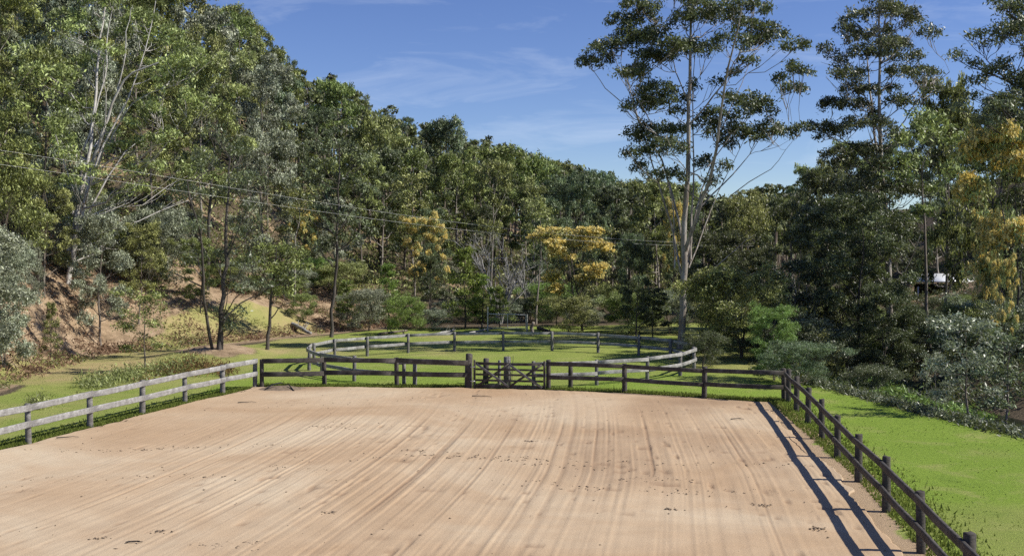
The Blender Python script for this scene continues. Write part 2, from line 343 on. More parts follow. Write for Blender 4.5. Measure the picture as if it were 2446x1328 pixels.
# ------------------------------------------------------------------ leaves
def leaf_arrays(C, size, tint, rng, down=.35, wid=.34, flat=0.):
    n = len(C)
    a = rng.normal(0, 1, (n, 3)); a[:, 2] -= down * 2; a[:, 2] *= (1 - flat); a /= np.linalg.norm(a, axis=1)[:, None]
    r = rng.normal(0, 1, (n, 3)); b = np.cross(a, r); b /= np.linalg.norm(b, axis=1)[:, None] + 1e-9
    Lh = (size * rng.uniform(.6, 1.3, n) * .5)[:, None]; Wh = Lh * wid
    V = np.stack([C - a * Lh, C + b * Wh - a * Lh * .1, C + a * Lh, C - b * Wh - a * Lh * .1], 1).reshape(-1, 3)
    return V, np.repeat(tint, 4)
def clump_points(clumps, rng, sub_r=.38, sub_d=9, per=14):
    """clumps: (x,y,z,rx,rz). returns leaf centres and tints"""
    Cs, Ts = [], []
    for (x, y, z, rx, rz) in clumps:
        n = max(4, int(sub_d * rx * rx * 1.2))
        d = rng.normal(0, 1, (n, 3)); d /= np.linalg.norm(d, axis=1)[:, None]; d[:, 2] = np.where(d[:, 2] < -.25, -d[:, 2] * .7, d[:, 2])
        rad = rng.uniform(.45, 1.0, n)[:, None] ** .6
        c = np.array([x, y, z]) + d * rad * np.array([rx, rx, rz])
        c[:, 2] -= .12 * rx
        tn = rng.uniform(.0, 1.0, n)
        k = rng.poisson(per, n) + 2; idx = np.repeat(np.arange(n), k)
        p = c[idx] + rng.normal(0, sub_r * .55, (len(idx), 3)) * np.array([1, 1, .75])
        Cs.append(p); Ts.append(np.clip(tn[idx] + rng.normal(0, .22, len(idx)), 0, 1))
    return np.vstack(Cs), np.concatenate(Ts)
def crown_mesh(name, clumps, rng, mat, size=.34, sub_r=.38, sub_d=9, per=14, down=.35, wid=.34):
    Cc, T = clump_points(clumps, rng, sub_r, sub_d, per)
    V, T4 = leaf_arrays(Cc, size, T, rng, down, wid)
    return mesh_np(name, V, np.arange(len(V)).reshape(-1, 4), mat, False, {'tint': T4})

def curve(a, b, rng, lift=.18, n=5, wob=.05):
    a = np.asarray(a, float); b = np.asarray(b, float); L_ = np.linalg.norm(b - a)
    t = np.linspace(0, 1, n)[:, None]
    p = a + (b - a) * t; p[:, 2] += -lift * L_ * (t[:, 0] * (1 - t[:, 0])) * 1.4
    p[1:-1] += rng.normal(0, wob * L_ * .5, (n - 2, 3)); return p

def procedural_tree(seed, Ht, cb, Rr, nl, rc, style='gum', stems=1, size=.36, per=12, sub_d=8, lean=.03, tr=.2, down=.35, twigs=2, sub_r=.4, bark='pale', leaf='olive', wid=.34):
    rng = np.random.default_rng(seed); g = Geo(); clumps = []
    for sI in range(stems):
        az0 = rng.uniform(0, 6.28); sp = 0 if stems == 1 else Rr * .35
        top = np.array([math.cos(az0) * (sp + lean * Ht), math.sin(az0) * (sp + lean * Ht), Ht * rng.uniform(.86, .94)])
        tp = np.linspace(0, 1, 9)[:, None] * top
        tp[1:-1, :2] += np.cumsum(rng.normal(0, .012 * Ht, (7, 2)), 0) * .6
        if stems > 1: tp[0, :2] = (math.cos(az0) * .12, math.sin(az0) * .12)
        tp[0, 2] = -.5
        rad = tr * np.array([1.35, .95, .84, .74, .64, .5, .38, .26, .1]) * (1 if stems == 1 else .7)
        g.tube(tp, rad, 7)
        zz = tp[:, 2]
        for i in range(nl):
            f = cb + (1 - cb) * ((i + rng.uniform(0, 1)) / nl)
            o = np.array([np.interp(f * Ht, zz, tp[:, k]) for k in range(3)])
            az = i * 2.4 + rng.uniform(-.5, .5) + seed; u = (f - cb) / (1 - cb)
            if style == 'gum': prof = .55 + .6 * math.sin(math.pi * min(1, u * .8 + .12)); el = R(rng.uniform(28, 62))
            elif style == 'cone': prof = 1.05 - .9 * u; el = R(rng.uniform(5, 35))
            elif style == 'column': prof = .75 + .3 * math.sin(3.1 * u); el = R(rng.uniform(15, 60))
            else: prof = .35 + .75 * math.sqrt(max(0, 1 - (2 * u - .85) ** 2 / 1.4)); el = R(rng.uniform(8, 55))
            Ln = Rr * prof * rng.uniform(.7, 1.15)
            e = o + np.array([math.cos(az) * math.cos(el), math.sin(az) * math.cos(el), math.sin(el)]) * Ln
            e[2] = min(e[2], Ht * 1.0)
            r_ = np.interp(f * Ht, zz, rad) * .45
            pth = curve(o, e, rng, .2, 5); g.tube(pth, np.linspace(r_, r_ * .3, 5), 5)
            clumps.append((*e, rc * rng.uniform(.65, 1.1), rc * rng.uniform(.55, .9)))
            for k in range(twigs):
                q = pth[rng.integers(2, 4)]; a2 = az + rng.uniform(-1.2, 1.2); l2 = Ln * rng.uniform(.3, .6)
                e2 = q + np.array([math.cos(a2) * .75, math.sin(a2) * .75, rng.uniform(.1, .7)]) * l2
                g.tube(curve(q, e2, rng, .15, 4), np.linspace(r_ * .4, r_ * .15, 4), 4)
                clumps.append((*e2, rc * rng.uniform(.5, .95), rc * rng.uniform(.45, .75)))
        clumps.append((*(tp[-1] + (0, 0, rc * .1)), rc, rc * .7))
    tm = g.mesh('trunk', BM[bark], True); cm = crown_mesh('crown', clumps, rng, LM[leaf], size, sub_r, sub_d, per, down, wid)
    return dict(trunk=tm, crown=cm, H=Ht, clumps=clumps, bark=bark, leaf=leaf)

VAR = {}
def with_mat(me, mat):
    k = (me.name, mat.name)
    if k not in VAR:
        c = me.copy(); c.materials.clear(); c.materials.append(mat); VAR[k] = c
    return VAR[k]
def place_tree(T, x, y, Ht, label, cat='tree', name='gum_tree', group=None, leaf=None, bark=None, rz=None, wide=1.0, sink=.1):
    z = Hf(x, y) - sink; sc = Ht / T['H']
    e = empty(name, (x, y, z), label, cat, group, random.uniform(0, 6.28) if rz is None else rz)
    e.scale = (sc * wide, sc * wide, sc)
    tm = T['trunk'] if bark in (None, T['bark']) else with_mat(T['trunk'], BM[bark])
    cm = T['crown'] if leaf in (None, T['leaf']) else with_mat(T['crown'], LM[leaf])
    link('trunk', tm, e); link('crown', cm, e)
    if 'blossom' in T: link('blossom', T['blossom'], e)
    return e
def top_h(x, y, ytop): return (600 - ytop) / F * y + CAM_H - Hf(x, y)
def PX(px, d): return (px - 1223) / F * d

# templates
GUM = [procedural_tree(100 + i, 18, .34 + .05 * (i % 3), 4.2 + .5 * (i % 2), 15, 1.35, 'gum', size=.44, per=13, sub_d=9, tr=.2) for i in range(5)]
FUL = [procedural_tree(200 + i, 15, .16 + .06 * (i % 2), 4.0, 20, 1.45, 'round', size=.42, per=13, sub_d=9, tr=.2, bark='brown', leaf='green') for i in range(5)]
GUMN = [procedural_tree(130 + i, 20, .30 + .05 * i, 4.4, 18, 1.25, 'gum', size=.30, per=16, sub_d=17, tr=.22, sub_r=.34) for i in range(3)]
FULN = [procedural_tree(230 + i, 14, .14 + .05 * i, 3.8, 24, 1.2, 'round', size=.28, per=16, sub_d=17, tr=.17, bark='brown', leaf='green', sub_r=.34) for i in range(3)]
SLIM = [procedural_tree(300 + i, 15, .5, 2.2, 11, .95, 'column', size=.34, per=11, sub_d=9, tr=.13, bark='dark', leaf='olive') for i in range(3)]
CONE = [procedural_tree(400 + i, 8, .12, 2.0, 26, .55, 'cone', size=.24, per=13, sub_d=22, tr=.09, bark='dark', leaf='bright', sub_r=.3) for i in range(2)]
OPEN = [procedural_tree(500 + i, 12, .3, 3.6, 12, 1.05, 'gum', stems=3, size=.3, per=14, sub_d=11, tr=.2, bark='dark', leaf='dark') for i in range(2)]
BUSH = [procedural_tree(600 + i, 3.5, .1, 2.0, 16, .7, 'round', stems=3, size=.22, per=16, sub_d=22, tr=.06, bark='brown', leaf='grey', sub_r=.3) for i in range(3)]
SHR = [procedural_tree(650 + i, 4, .03, 2.5, 9, .8, 'round', stems=4, size=.14, per=16, sub_d=30, tr=.05, bark='brown', leaf='grey', sub_r=.22) for i in range(3)]
LOW = [procedural_tree(670 + i, 10, .02, 3.0, 20, 1.0, 'round', stems=3, size=.2, per=16, sub_d=18, tr=.1, bark='brown', leaf='grey', sub_r=.28) for i in range(2)]
SAP = [procedural_tree(700 + i, 5, .22, 1.3, 15, .42, 'column', size=.16, per=14, sub_d=30, tr=.045, bark='brown', leaf='silver', sub_r=.24) for i in range(2)]
WAT = []
for i in range(2):
    T = procedural_tree(800 + i, 9, .22, 3.6, 14, .8, 'gum', stems=2, size=.22, per=14, sub_d=14, tr=.15, bark='dark', leaf='olive')
    rng = np.random.default_rng(900 + i)
    bl = [(c[0] * 1.04, c[1] * 1.04, c[2] + .12, c[3] * .8, c[4] * .75) for c in T['clumps'] if rng.uniform() < .62]
    T['blossom'] = crown_mesh('blossom', bl, rng, LM['blossom'], .19, .22, 34, 24, .0, .8); WAT.append(T)

# ------------------------------------------------------------------ trees shaped from the photograph
def feature_tree(name, label, d, trunks, limbs, clumps, leaf='dark', bark='pale', seed=1, size=.27, per=15, sub_d=11, spread=1.0, k=8, extra=1.0, density=1.0, behind=0, rs=1):
    """trunks / limbs: lists of (r0, r1, [(px,py),...]); clumps: (px,py,rx_px,ry_px). Depth offsets spread round the trunk."""
    rng = np.random.default_rng(seed); base = P(*trunks[0][2][0], d); zb = Hf(base[0], base[1])
    e = empty(name, (base[0], base[1], zb - .15), label, 'tree'); org = np.array([base[0], base[1], zb - .15])
    g = Geo(); sk = []; srad = []
    for j, (r0, r1, pts) in enumerate(trunks + limbs):
        w = [P(px, py, d) for px, py in pts]; w = np.array(w)
        if j < len(trunks) and j == 0: w[0, 2] = zb - .4
        L_ = np.concatenate([[0], np.cumsum(np.linalg.norm(np.diff(w, axis=0), axis=1))])
        if j >= 1: w[:, 1] += rng.uniform(-.55, .55) * L_ * spread
        m_ = max(len(w) * 2, 6); tt = np.linspace(0, L_[-1], m_)
        w2 = np.stack([np.interp(tt, L_, w[:, c]) for c in range(3)], 1); w2[1:-1] = (w2[:-2] + 2 * w2[1:-1] + w2[2:]) / 4
        w2[1:-1] += rng.normal(0, .05, (m_ - 2, 3))
        rr = np.linspace(r0, r1, m_) * .85 * rs; 
        if j == 0: rr[0] *= 1.3
        g.tube(w2 - org, rr, 8 if j == 0 else 6); sk.append(w2); srad.append(rr)
    SK = np.vstack(sk); SR = np.concatenate(srad); cl = []
    for (px, py, rx, ry) in clumps:
        c = P(px, py, d); rx = rx * d / F; rz = ry * d / F
        n = max(1, int(round(rx / max(rz, .4) * .9 + .3)))
        offd = rng.normal(0, 1.3) * spread if not behind else (behind + abs(rng.normal(0, 1.3))) * (1 if rng.uniform() < .68 else -1)
        for q in range(n):
            cx = c + np.array([(q - (n - 1) / 2) * (2 * rx / n) * .8, offd + rng.normal(0, .5), rng.normal(0, .28)])
            r_ = max(rx / n * 1.15, rz * .9); cl.append((cx, r_ * 1.22, rz * 1.1))
    for (cx, r_, rz) in list(cl):
        tgt = cx - np.array([0, 0, rz * .3]); dv = tgt - SK; dist = np.linalg.norm(dv, axis=1)
        cost = dist + np.where(dv[:, 2] < dist * .35, 3 + dist, 0); i = int(np.argmin(cost))
        if dist[i] > .3:
            r0 = min(SR[i] * .6, .012 * dist[i] + .03)
            p = curve(SK[i], tgt, rng, .25, 6, .06); g.tube(p - org, np.linspace(r0, .018, 6), 5)
            for q in range(int(3 * extra)):
                tip = cx + rng.normal(0, 1, 3) * np.array([r_ * .6, r_ * .6, rz * .5]); g.tube(curve(p[rng.integers(2, 5)], tip, rng, .2, 4) - org, np.linspace(.022, .01, 4), 4)
    cs = [(*(c - org), r_, rz) for c, r_, rz in cl]
    link('trunk', g.mesh('trunk', BM[bark], True), e)
    link('crown', crown_mesh('crown', cs, rng, LM[leaf], size, .32, sub_d * density, per), e)
    return e

feature_tree('gum_tree', 'tall spreading gum tree with layered umbrella crown beside the round pen', 69,
  [(.36, .07, [(1626, 828), (1632, 760), (1632, 650), (1637, 540), (1643, 400), (1646, 270), (1651, 120), (1656, -10), (1660, -70)])],
  [(.20, .05, [(1636, 600), (1662, 497), (1679, 430), (1686, 362), (1690, 271), (1699, 180), (1712, 80)]),
   (.13, .04, [(1634, 590), (1629, 533), (1618, 475), (1602, 384), (1584, 335), (1557, 300), (1539, 240), (1520, 130)]),
   (.12, .03, [(1632, 680), (1612, 560), (1580, 440), (1553, 345), (1528, 250), (1500, 150)]),
   (.11, .03, [(1640, 610), (1690, 440), (1738, 320), (1785, 215), (1832, 120)]),
   (.11, .03, [(1640, 640), (1662, 470), (1670, 320), (1668, 190), (1685, 60)]),
   (.08, .025, [(1645, 640), (1700, 520), (1760, 400), (1810, 320)]),
   (.07, .025, [(1584, 335), (1552, 307), (1512, 267), (1453, 222), (1421, 181), (1403, 160)]),
   (.06, .025, [(1557, 300), (1520, 240), (1480, 190), (1455, 130)]),
   (.08, .03, [(1611, 640), (1611, 533), (1598, 430), (1580, 389), (1560, 360)]),
   (.12, .02, [(1650, 620), (1656, 520), (1724, 448), (1760, 416), (1797, 385), (1860, 300)]),
   (.05, .015, [(1742, 470), (1765, 448), (1837, 407), (1882, 340)]),
   (.09, .03, [(1645, 300), (1688, 253), (1724, 199), (1760, 136), (1783, 81)]),
   (.07, .025, [(1648, 250), (1620, 180), (1600, 120), (1590, 60)]),
   (.06, .02, [(1690, 400), (1740, 340), (1800, 270), (1850, 215)]),
   (.07, .03, [(1655, 700), (1700, 640), (1760, 590), (1800, 560)]),
   (.06, .03, [(1650, 760), (1690, 690), (1740, 670), (1790, 650)])],
  [(1405, 155, 24, 22), (1432, 128, 35, 20), (1470, 108, 45, 22), (1515, 98, 50, 24), (1560, 88, 40, 30), (1500, 38, 45, 22), (1535, 12, 50, 24), (1570, 35, 30, 20),
   (1620, 15, 45, 24), (1700, 22, 60, 34), (1750, 40, 60, 34), (1800, 66, 55, 34), (1840, 92, 45, 30), (1872, 112, 24, 20), (1690, 95, 45, 28), (1725, 120, 40, 26), (1648, 60, 50, 30),
   (1545, 150, 50, 26), (1570, 195, 38, 32), (1500, 190, 45, 12), (1545, 238, 34, 26), (1605, 262, 34, 20), (1640, 110, 30, 25), (1590, 140, 26, 20), (1485, 235, 10, 5),
   (1780, 232, 48, 32), (1810, 262, 50, 30), (1735, 268, 42, 24), (1860, 196, 44, 14), (1895, 222, 22, 20), (1780, 150, 22, 10), (1855, 310, 45, 26), (1800, 310, 55, 26), (1885, 325, 24, 18), (1700, 292, 36, 20), (1745, 308, 38, 22), (1900, 150, 12, 8),
   (1530, 342, 36, 26), (1560, 372, 44, 24), (1515, 392, 30, 22), (1590, 418, 40, 20), (1605, 312, 24, 28), (1640, 300, 26, 22), (1700, 425, 30, 18), (1690, 385, 20, 18), (1655, 220, 24, 18), (1545, 290, 18, 10), (1590, 385, 26, 30), (1560, 130, 60, 18), (1740, 180, 28, 10)],
  'dark', 'pale', 5, rs=.8, size=.26, per=17, sub_d=30)
feature_tree('gum_tree', 'tall narrow gum tree with twin pale leaders rising above the creek', 74,
  [(.34, .06, [(2128, 800), (2125, 700), (2117, 560), (2106, 400), (2102, 250), (2101, 100), (2100, 20)])],
  [(.17, .05, [(2118, 560), (2122, 450), (2127, 330), (2133, 200), (2138, 90)]),
   (.07, .02, [(2104, 330), (2080, 250), (2050, 180), (2030, 130)]), (.07, .02, [(2110, 420), (2060, 360), (2010, 310), (1970, 290)]),
   (.06, .02, [(2126, 340), (2160, 270), (2200, 220), (2250, 180)]), (.06, .02, [(2122, 480), (2170, 400), (2210, 340)]),
   (.07, .03, [(2120, 700), (2090, 640), (2050, 590)]), (.07, .03, [(2125, 720), (2160, 640), (2180, 560)])],
  [(2090, 14, 52, 22), (2140, 30, 46, 24), (2180, 55, 32, 24), (2060, 40, 36, 26), (2030, 75, 34, 22), (2010, 100, 28, 18), (2100, 75, 50, 28), (2160, 95, 44, 26), (2200, 90, 20, 20), (2060, 125, 48, 22), (2120, 130, 46, 24), (2190, 135, 32, 22), (2010, 140, 22, 14),
   (1998, 178, 22, 14), (2035, 182, 30, 16), (2150, 172, 46, 18), (2205, 160, 30, 16), (2245, 180, 24, 10), (2268, 186, 10, 6), (1975, 200, 26, 12), (2045, 225, 44, 20), (2080, 262, 40, 22), (2000, 262, 50, 24), (1965, 290, 34, 18), (2015, 300, 52, 24), (2150, 240, 34, 20), (2170, 205, 30, 10),
   (2060, 310, 34, 18), (2140, 310, 34, 22), (2040, 380, 56, 26), (1990, 360, 34, 22), (2120, 395, 60, 26), (2080, 440, 60, 30), (2150, 460, 60, 30), (2010, 450, 50, 30), (2190, 200, 26, 8), (2060, 350, 26, 10), (2080, 520, 50, 26), (2150, 540, 46, 26), (2060, 590, 40, 22), (2130, 600, 40, 22)],
  'glint', 'pale', 6, size=.25, per=17, sub_d=30)
feature_tree('gum_tree', 'dark gum tree leaning in over the bank beside the golden wattle', 60,
  [(.4, .06, [(2560, 780), (2540, 600), (2520, 400), (2500, 250), (2490, 100), (2480, -60)])],
  [(.14, .03, [(2515, 330), (2470, 240), (2420, 190), (2370, 140)]), (.09, .03, [(2495, 180), (2450, 100), (2410, 60), (2370, 20)]), (.1, .03, [(2525, 420), (2460, 330), (2400, 290), (2340, 250)])],
  [(2375, 10, 24, 18), (2420, 20, 40, 28), (2450, 60, 34, 28), (2360, 80, 42, 16), (2330, 95, 18, 12), (2395, 95, 36, 22), (2430, 130, 44, 26), (2385, 150, 34, 14), (2360, 180, 20, 12), (2410, 175, 44, 18), (2450, 200, 30, 16), (2345, 130, 16, 10),
   (2330, 225, 30, 14), (2370, 245, 44, 18), (2420, 240, 44, 22), (2350, 280, 46, 26), (2410, 290, 60, 32), (2450, 320, 40, 34), (2480, 60, 50, 50), (2490, 160, 50, 50), (2480, 0, 60, 30)],
  'glint', 'dark', 8, size=.24, per=14, sub_d=30)
for lb_, px_, d_, yt_, T_, lf_ in (('rounded olive tree hiding the foot of the white-limbed gum', 105, 66, 430, FULN[1], 'olive'), ('grey-leaved tree directly in front of the white-limbed gum', 238, 68, 520, FULN[0], 'grey'), ('low dark tree at the bank top right of the white-limbed gum', 330, 73, 540, FULN[2], 'olive')):
    place_tree(T_, PX(px_, d_), d_, top_h(PX(px_, d_), d_, yt_), lb_, leaf=lf_, name='tree', wide=.8)
feature_tree('gum_tree', 'big white-limbed gum tree fanning upward at the foot of the forested slope', 71,
  [(.32, .08, [(160, 700), (168, 640), (180, 575), (195, 511), (211, 448), (221, 380), (248, 316), (274, 227), (316, 170), (380, 150)])],
  [(.26, .06, [(165, 600), (176, 520), (186, 440), (198, 360), (202, 250), (197, 130), (205, 10), (210, -60)]),
   (.13, .03, [(215, 430), (240, 340), (285, 250), (310, 160), (330, 60), (340, -20)]),
   (.12, .04, [(205, 470), (235, 400), (264, 350), (285, 316), (330, 250), (390, 222), (430, 215)]),
   (.1, .03, [(198, 360), (225, 250), (245, 150), (235, 60), (250, -30)]),
   (.12, .04, [(190, 550), (225, 460), (262, 380), (300, 330), (360, 300)]),
   (.07, .03, [(248, 316), (262, 260), (258, 200), (285, 110)]),
   (.07, .02, [(210, 440), (250, 390), (300, 370), (350, 350), (410, 340)]),
   (.08, .03, [(185, 480), (160, 400), (150, 320), (140, 240)]),
   (.09, .03, [(280, 215), (300, 160), (300, 90), (315, 20)])],
  [(180, 90, 40, 26), (280, 140, 36, 24), (250, 420, 40, 26), (320, 370, 44, 26), (200, 300, 30, 18), (340, 250, 40, 24), (170, 560, 44, 26), (230, 560, 36, 24), (110, 520, 44, 30), (380, 140, 50, 34), (430, 205, 46, 30), (340, 60, 46, 34), (300, 20, 46, 34), (230, 0, 50, 30), (200, -30, 50, 30), (260, 60, 34, 24), (420, 330, 40, 26), (370, 290, 42, 26), (140, 230, 44, 34), (120, 330, 40, 30), (400, 90, 46, 34), (460, 150, 40, 30), (480, 260, 44, 30),
   (155, 120, 40, 30), (150, 20, 46, 34), (90, 160, 50, 40), (360, 400, 40, 26), (430, 420, 50, 30), (300, 450, 36, 20), (130, 430, 40, 30), (330, 210, 24, 14), (265, 300, 20, 12)],
  'olive', 'white', 9, rs=.72, behind=1.2, size=.29, per=16, sub_d=17, spread=.55)
feature_tree('gum_tree', 'dark multi-stemmed tree on the grassy rise beyond the arena corner', 62,
  [(.20, .05, [(524, 845), (524, 790), (530, 740), (538, 650), (540, 560), (545, 470), (550, 380)])],
  [(.12, .04, [(510, 846), (502, 790), (498, 740), (500, 640), (496, 540), (480, 440)]), (.07, .025, [(528, 790), (545, 745), (580, 720), (620, 695), (660, 680)]), (.06, .02, [(530, 760), (560, 715), (590, 690)]),
   (.05, .02, [(532, 835), (535, 760), (550, 700), (560, 640)]), (.06, .02, [(538, 620), (570, 560), (600, 500)]), (.06, .02, [(500, 620), (470, 560), (450, 500)])],
  [(550, 360, 40, 30), (500, 400, 40, 30), (590, 430, 38, 28), (460, 460, 36, 28), (540, 470, 40, 26), (610, 500, 34, 24), (480, 540, 36, 26), (570, 560, 38, 26), (520, 610, 34, 20), (600, 630, 34, 20), (570, 760, 24, 18), (470, 620, 26, 18), (640, 680, 24, 12), (520, 330, 30, 22), (560, 690, 18, 12)],
  'glint', 'dark', 12, size=.21, per=17, sub_d=22, spread=.5)
feature_tree('gum_tree', 'slender dark tree with a rounded leafy top standing on the sandy mound', 66,
  [(.15, .04, [(636, 828), (640, 780), (646, 740), (648, 700), (655, 640), (660, 590)])],
  [(.05, .02, [(648, 760), (670, 730), (700, 720)]), (.05, .02, [(650, 690), (620, 650), (600, 620)]), (.05, .02, [(655, 650), (690, 620), (710, 590)])],
  [(610, 620, 40, 22), (650, 640, 44, 24), (690, 650, 34, 22), (650, 590, 40, 24), (700, 610, 34, 24), (660, 690, 34, 18), (610, 665, 24, 14), (700, 690, 22, 12), (720, 640, 20, 14)],
  'green', 'dark', 13, size=.21, per=17, sub_d=26, spread=.5)
feature_tree('gum_tree', 'straight bare-stemmed tree with a high tuft of leaves behind the pen', 78,
  [(.16, .05, [(790, 800), (796, 740), (800, 680), (806, 600), (808, 500), (810, 400), (812, 340)])],
  [(.06, .02, [(806, 560), (840, 500), (860, 450)]), (.06, .02, [(806, 520), (770, 470), (750, 420)]), (.05, .02, [(808, 440), (840, 400), (850, 370)])],
  [(812, 345, 34, 28), (850, 380, 36, 26), (770, 400, 36, 26), (820, 430, 42, 26), (750, 440, 32, 24), (870, 460, 34, 24), (790, 500, 40, 24), (850, 530, 36, 20), (740, 500, 28, 20), (810, 570, 40, 24), (770, 590, 34, 20)],
  'blue', 'dark', 14, size=.28, per=15, sub_d=16, spread=.6)
# leafless grey tree
def dead_tree(label, px, d, ybase, ytop, wpx, seed):
    rng = np.random.default_rng(seed); x = PX(px, d); zb = Hf(x, d); Ht = top_h(x, d, ytop)
    e = empty('dead_tree', (x, d, zb - .1), label, 'tree'); g = Geo()
    def br(o, dr, L_, r, lev):
        pts = [o]; v = dr / np.linalg.norm(dr)
        for k in range(4):
            v = v + rng.normal(0, .13, 3) + np.array([0, 0, .05]); v /= np.linalg.norm(v); pts.append(pts[-1] + v * L_ / 4)
        g.tube(pts, np.linspace(r, r * .5, 5), 5 if lev < 2 else 4)
        if lev < 4:
            for k in range(3 if lev < 3 else 2):
                q = pts[rng.integers(1, 5)]; w = v + rng.normal(0, .55, 3); br(q, w, L_ * rng.uniform(.5, .75), r * .52, lev + 1)
    for k in range(4):
        a = rng.uniform(0, 6.28); br(np.array([0, 0, -.1]), np.array([math.cos(a) * .25, math.sin(a) * .25, 1]), Ht * .55, .13, 0)
    link('trunk', g.mesh('trunk', BM['dead'], True), e)
dead_tree('leafless grey tree with tangled pale branches behind the round pen', 1195, 92, 790, 545, 150, 31)
dead_tree('smaller bare grey tree at the edge of the forest near the gold wattle', 1260, 97, 780, 590, 90, 33)
dead_tree('bare twiggy dead tree standing among the dark creek trees', 1905, 74, 790, 600, 90, 35)

# named individual plants (template, px, distance, top row, label, kwargs)
def ind(T, px, d, ytop, label, **kw):
    x = PX(px, d); place_tree(T, x, d, max(.8, top_h(x, d, ytop)), label, **kw)
ind(WAT[0], 1395, 84, 555, 'large golden wattle in full bloom behind the round pen', name='wattle_tree', wide=1.1)
ind(WAT[1], 1030, 97, 530, 'yellow flowering wattle in the forest edge above the pale pen rails', name='wattle_tree', wide=.6)
ind(WAT[1], 728, 96, 505, 'small yellow flowering wattle high on the slope near the overhead wires', name='wattle_tree', wide=.55)
ind(WAT[0], 2438, 61, 335, 'largest golden wattle hanging over the far creek bank by the shed', name='wattle_tree', wide=.6, rz=1.0)
ind(WAT[1], 2352, 61, 535, 'small gold wattle spray to the right of the shed roof', name='wattle_tree', wide=.26)
ind(WAT[1], 2405, 58, 630, 'lowest and smallest gold wattle over the shaded creek', name='wattle_tree', wide=.32)
ind(WAT[1], 1605, 110, 495, 'small orange-tinged wattle glimpsed behind the spreading gum trunk', name='wattle_tree', wide=.28)
ind(WAT[0], 1790, 118, 590, 'low gold wattle half hidden between the two tall gums', name='wattle_tree', wide=.35)
ind(CONE[0], 1110, 86, 585, 'bright green young conifer-shaped tree, tallest of three behind the pen', name='conifer_tree', wide=1.0)
ind(CONE[1], 1150, 87, 645, 'bright green young cone-shaped tree, middle one of three behind the pen', name='conifer_tree', wide=1.2)
ind(CONE[0], 1195, 88, 680, 'shortest yellow-green cone-shaped tree beside the metal field gate', name='conifer_tree', wide=1.2)
ind(CONE[1], 930, 92, 620, 'feathery bright green tree on the slope behind the left pen rails', name='conifer_tree', wide=1.0)
ind(SAP[0], 345, 55, 690, 'thin feathery sapling alone on the grass outside the left fence', name='sapling', leaf='green', wide=1.2)
ind(CONE[0], 385, 78, 600, 'soft green feathery tree growing above the sandy bank', name='conifer_tree', leaf='green', wide=.9)
ind(CONE[0], 120, 60, 715, 'tiny green sapling on the bare sandy bank at the forest foot', name='sapling', leaf='green', wide=.7)
ind(CONE[1], 830, 86, 660, 'small light green tree on the brown slope beside the straight stemmed tree', name='conifer_tree', leaf='lime', wide=1.15)
ind(CONE[0], 1330, 90, 640, 'green cone-shaped tree left of the large golden wattle', name='conifer_tree', leaf='green', wide=.9)
ind(LOW[0], 8, 54, 590, 'dense grey-green shrub spilling down the bank at the end of the grass', cat='shrub', name='shrub', wide=.75, leaf='grey')
ind(LOW[1], -70, 50, 520, 'taller grey-green shrub on the bank behind the left fence', cat='shrub', name='shrub', wide=1.0, leaf='grey')
ind(LOW[1], 78, 63, 580, 'rounded grey shrub below the white-limbed gum', cat='shrub', name='shrub', wide=.6, leaf='grey')
ind(LOW[0], 1850, 52, 735, 'bright green willowy shrub just beyond the far right arena corner', cat='shrub', name='shrub', leaf='lime', wide=1.0)
ind(SHR[2], 1915, 50, 825, 'lower blue-green shrub behind the corner post of the arena', cat='shrub', name='shrub', leaf='blue', wide=1.3)
ind(SHR[0], 1775, 63, 660, 'green creekside shrub between the round pen and the willowy shrub', cat='shrub', name='shrub', leaf='green', wide=1.0)
ind(SAP[0], 2320, 41, 752, 'silvery-leaved sapling on the lawn edge beside the creek, the larger one', name='sapling', wide=1.25)
ind(SAP[1], 2240, 43, 845, 'smaller silvery sapling on the lawn edge beside the creek', name='sapling', wide=.9)
ind(SAP[0], 2400, 46, 780, 'silver-green sapling leaning out over the creek gully', name='sapling', wide=1.4, leaf='blue')
ind(FUL[0], 1520, 74, 585, 'very dark dense tree filling the gap between wattle and spreading gum', leaf='dark', bark='dark', wide=.62, name='tree')
ind(FUL[1], 1030, 90, 615, 'dark bushy tree under the forest wattle behind the pen', leaf='dark', bark='dark', wide=.8, name='tree')
ind(FUL[2], 2255, 84, 215, 'vine-draped tree with hanging yellow-green leaves above the shed', leaf='green', bark='brown', wide=.45, name='tree')
ind(FULN[0], 1712, 72, 560, 'dark leafy tree casting shade over the back right of the pen', leaf='dark', bark='dark', name='tree')
ind(FULN[2], 1775, 69, 600, 'dark leafy tree just right of the spreading gum trunk', leaf='dark', bark='dark', name='tree')
ind(FULN[1], 1560, 76, 690, 'low dark tree behind the pen, left of the spreading gum trunk', leaf='dark', bark='dark', name='tree')
ind(FULN[1], 2055, 68, 480, 'dense dark tree in front of the twin-leader gum, on its left', leaf='dark', bark='dark', name='tree', wide=.9)
ind(FULN[0], 1975, 73, 500, 'dense dark tree between the two tall gums, nearer the creek', leaf='glint', bark='dark', name='tree', wide=.9)
ind(LOW[1], 2110, 66, 690, 'low dark thicket shrub at the foot of the twin-leader gum', cat='shrub', name='shrub', leaf='dark')
ind(FULN[2], 2395, 72, 540, 'dense dark tree right of the shed, under the golden wattle', leaf='dark', bark='dark', name='tree', wide=.7)
ind(SLIM[0], 90, 66, 120, 'slim dark pole tree rising through foliage left of the white-limbed gum', bark='dark')
ind(SLIM[1], 700, 90, 420, 'pale slim tree on the slope beside the small yellow wattle', bark='pale')
ind(SLIM[2], 985, 98, 420, 'slim pale tree just behind the forest wattle', bark='pale')
ind(SLIM[0], 1280, 92, 480, 'slim pale-stemmed tree beside the tree stump behind the pen', bark='pale')
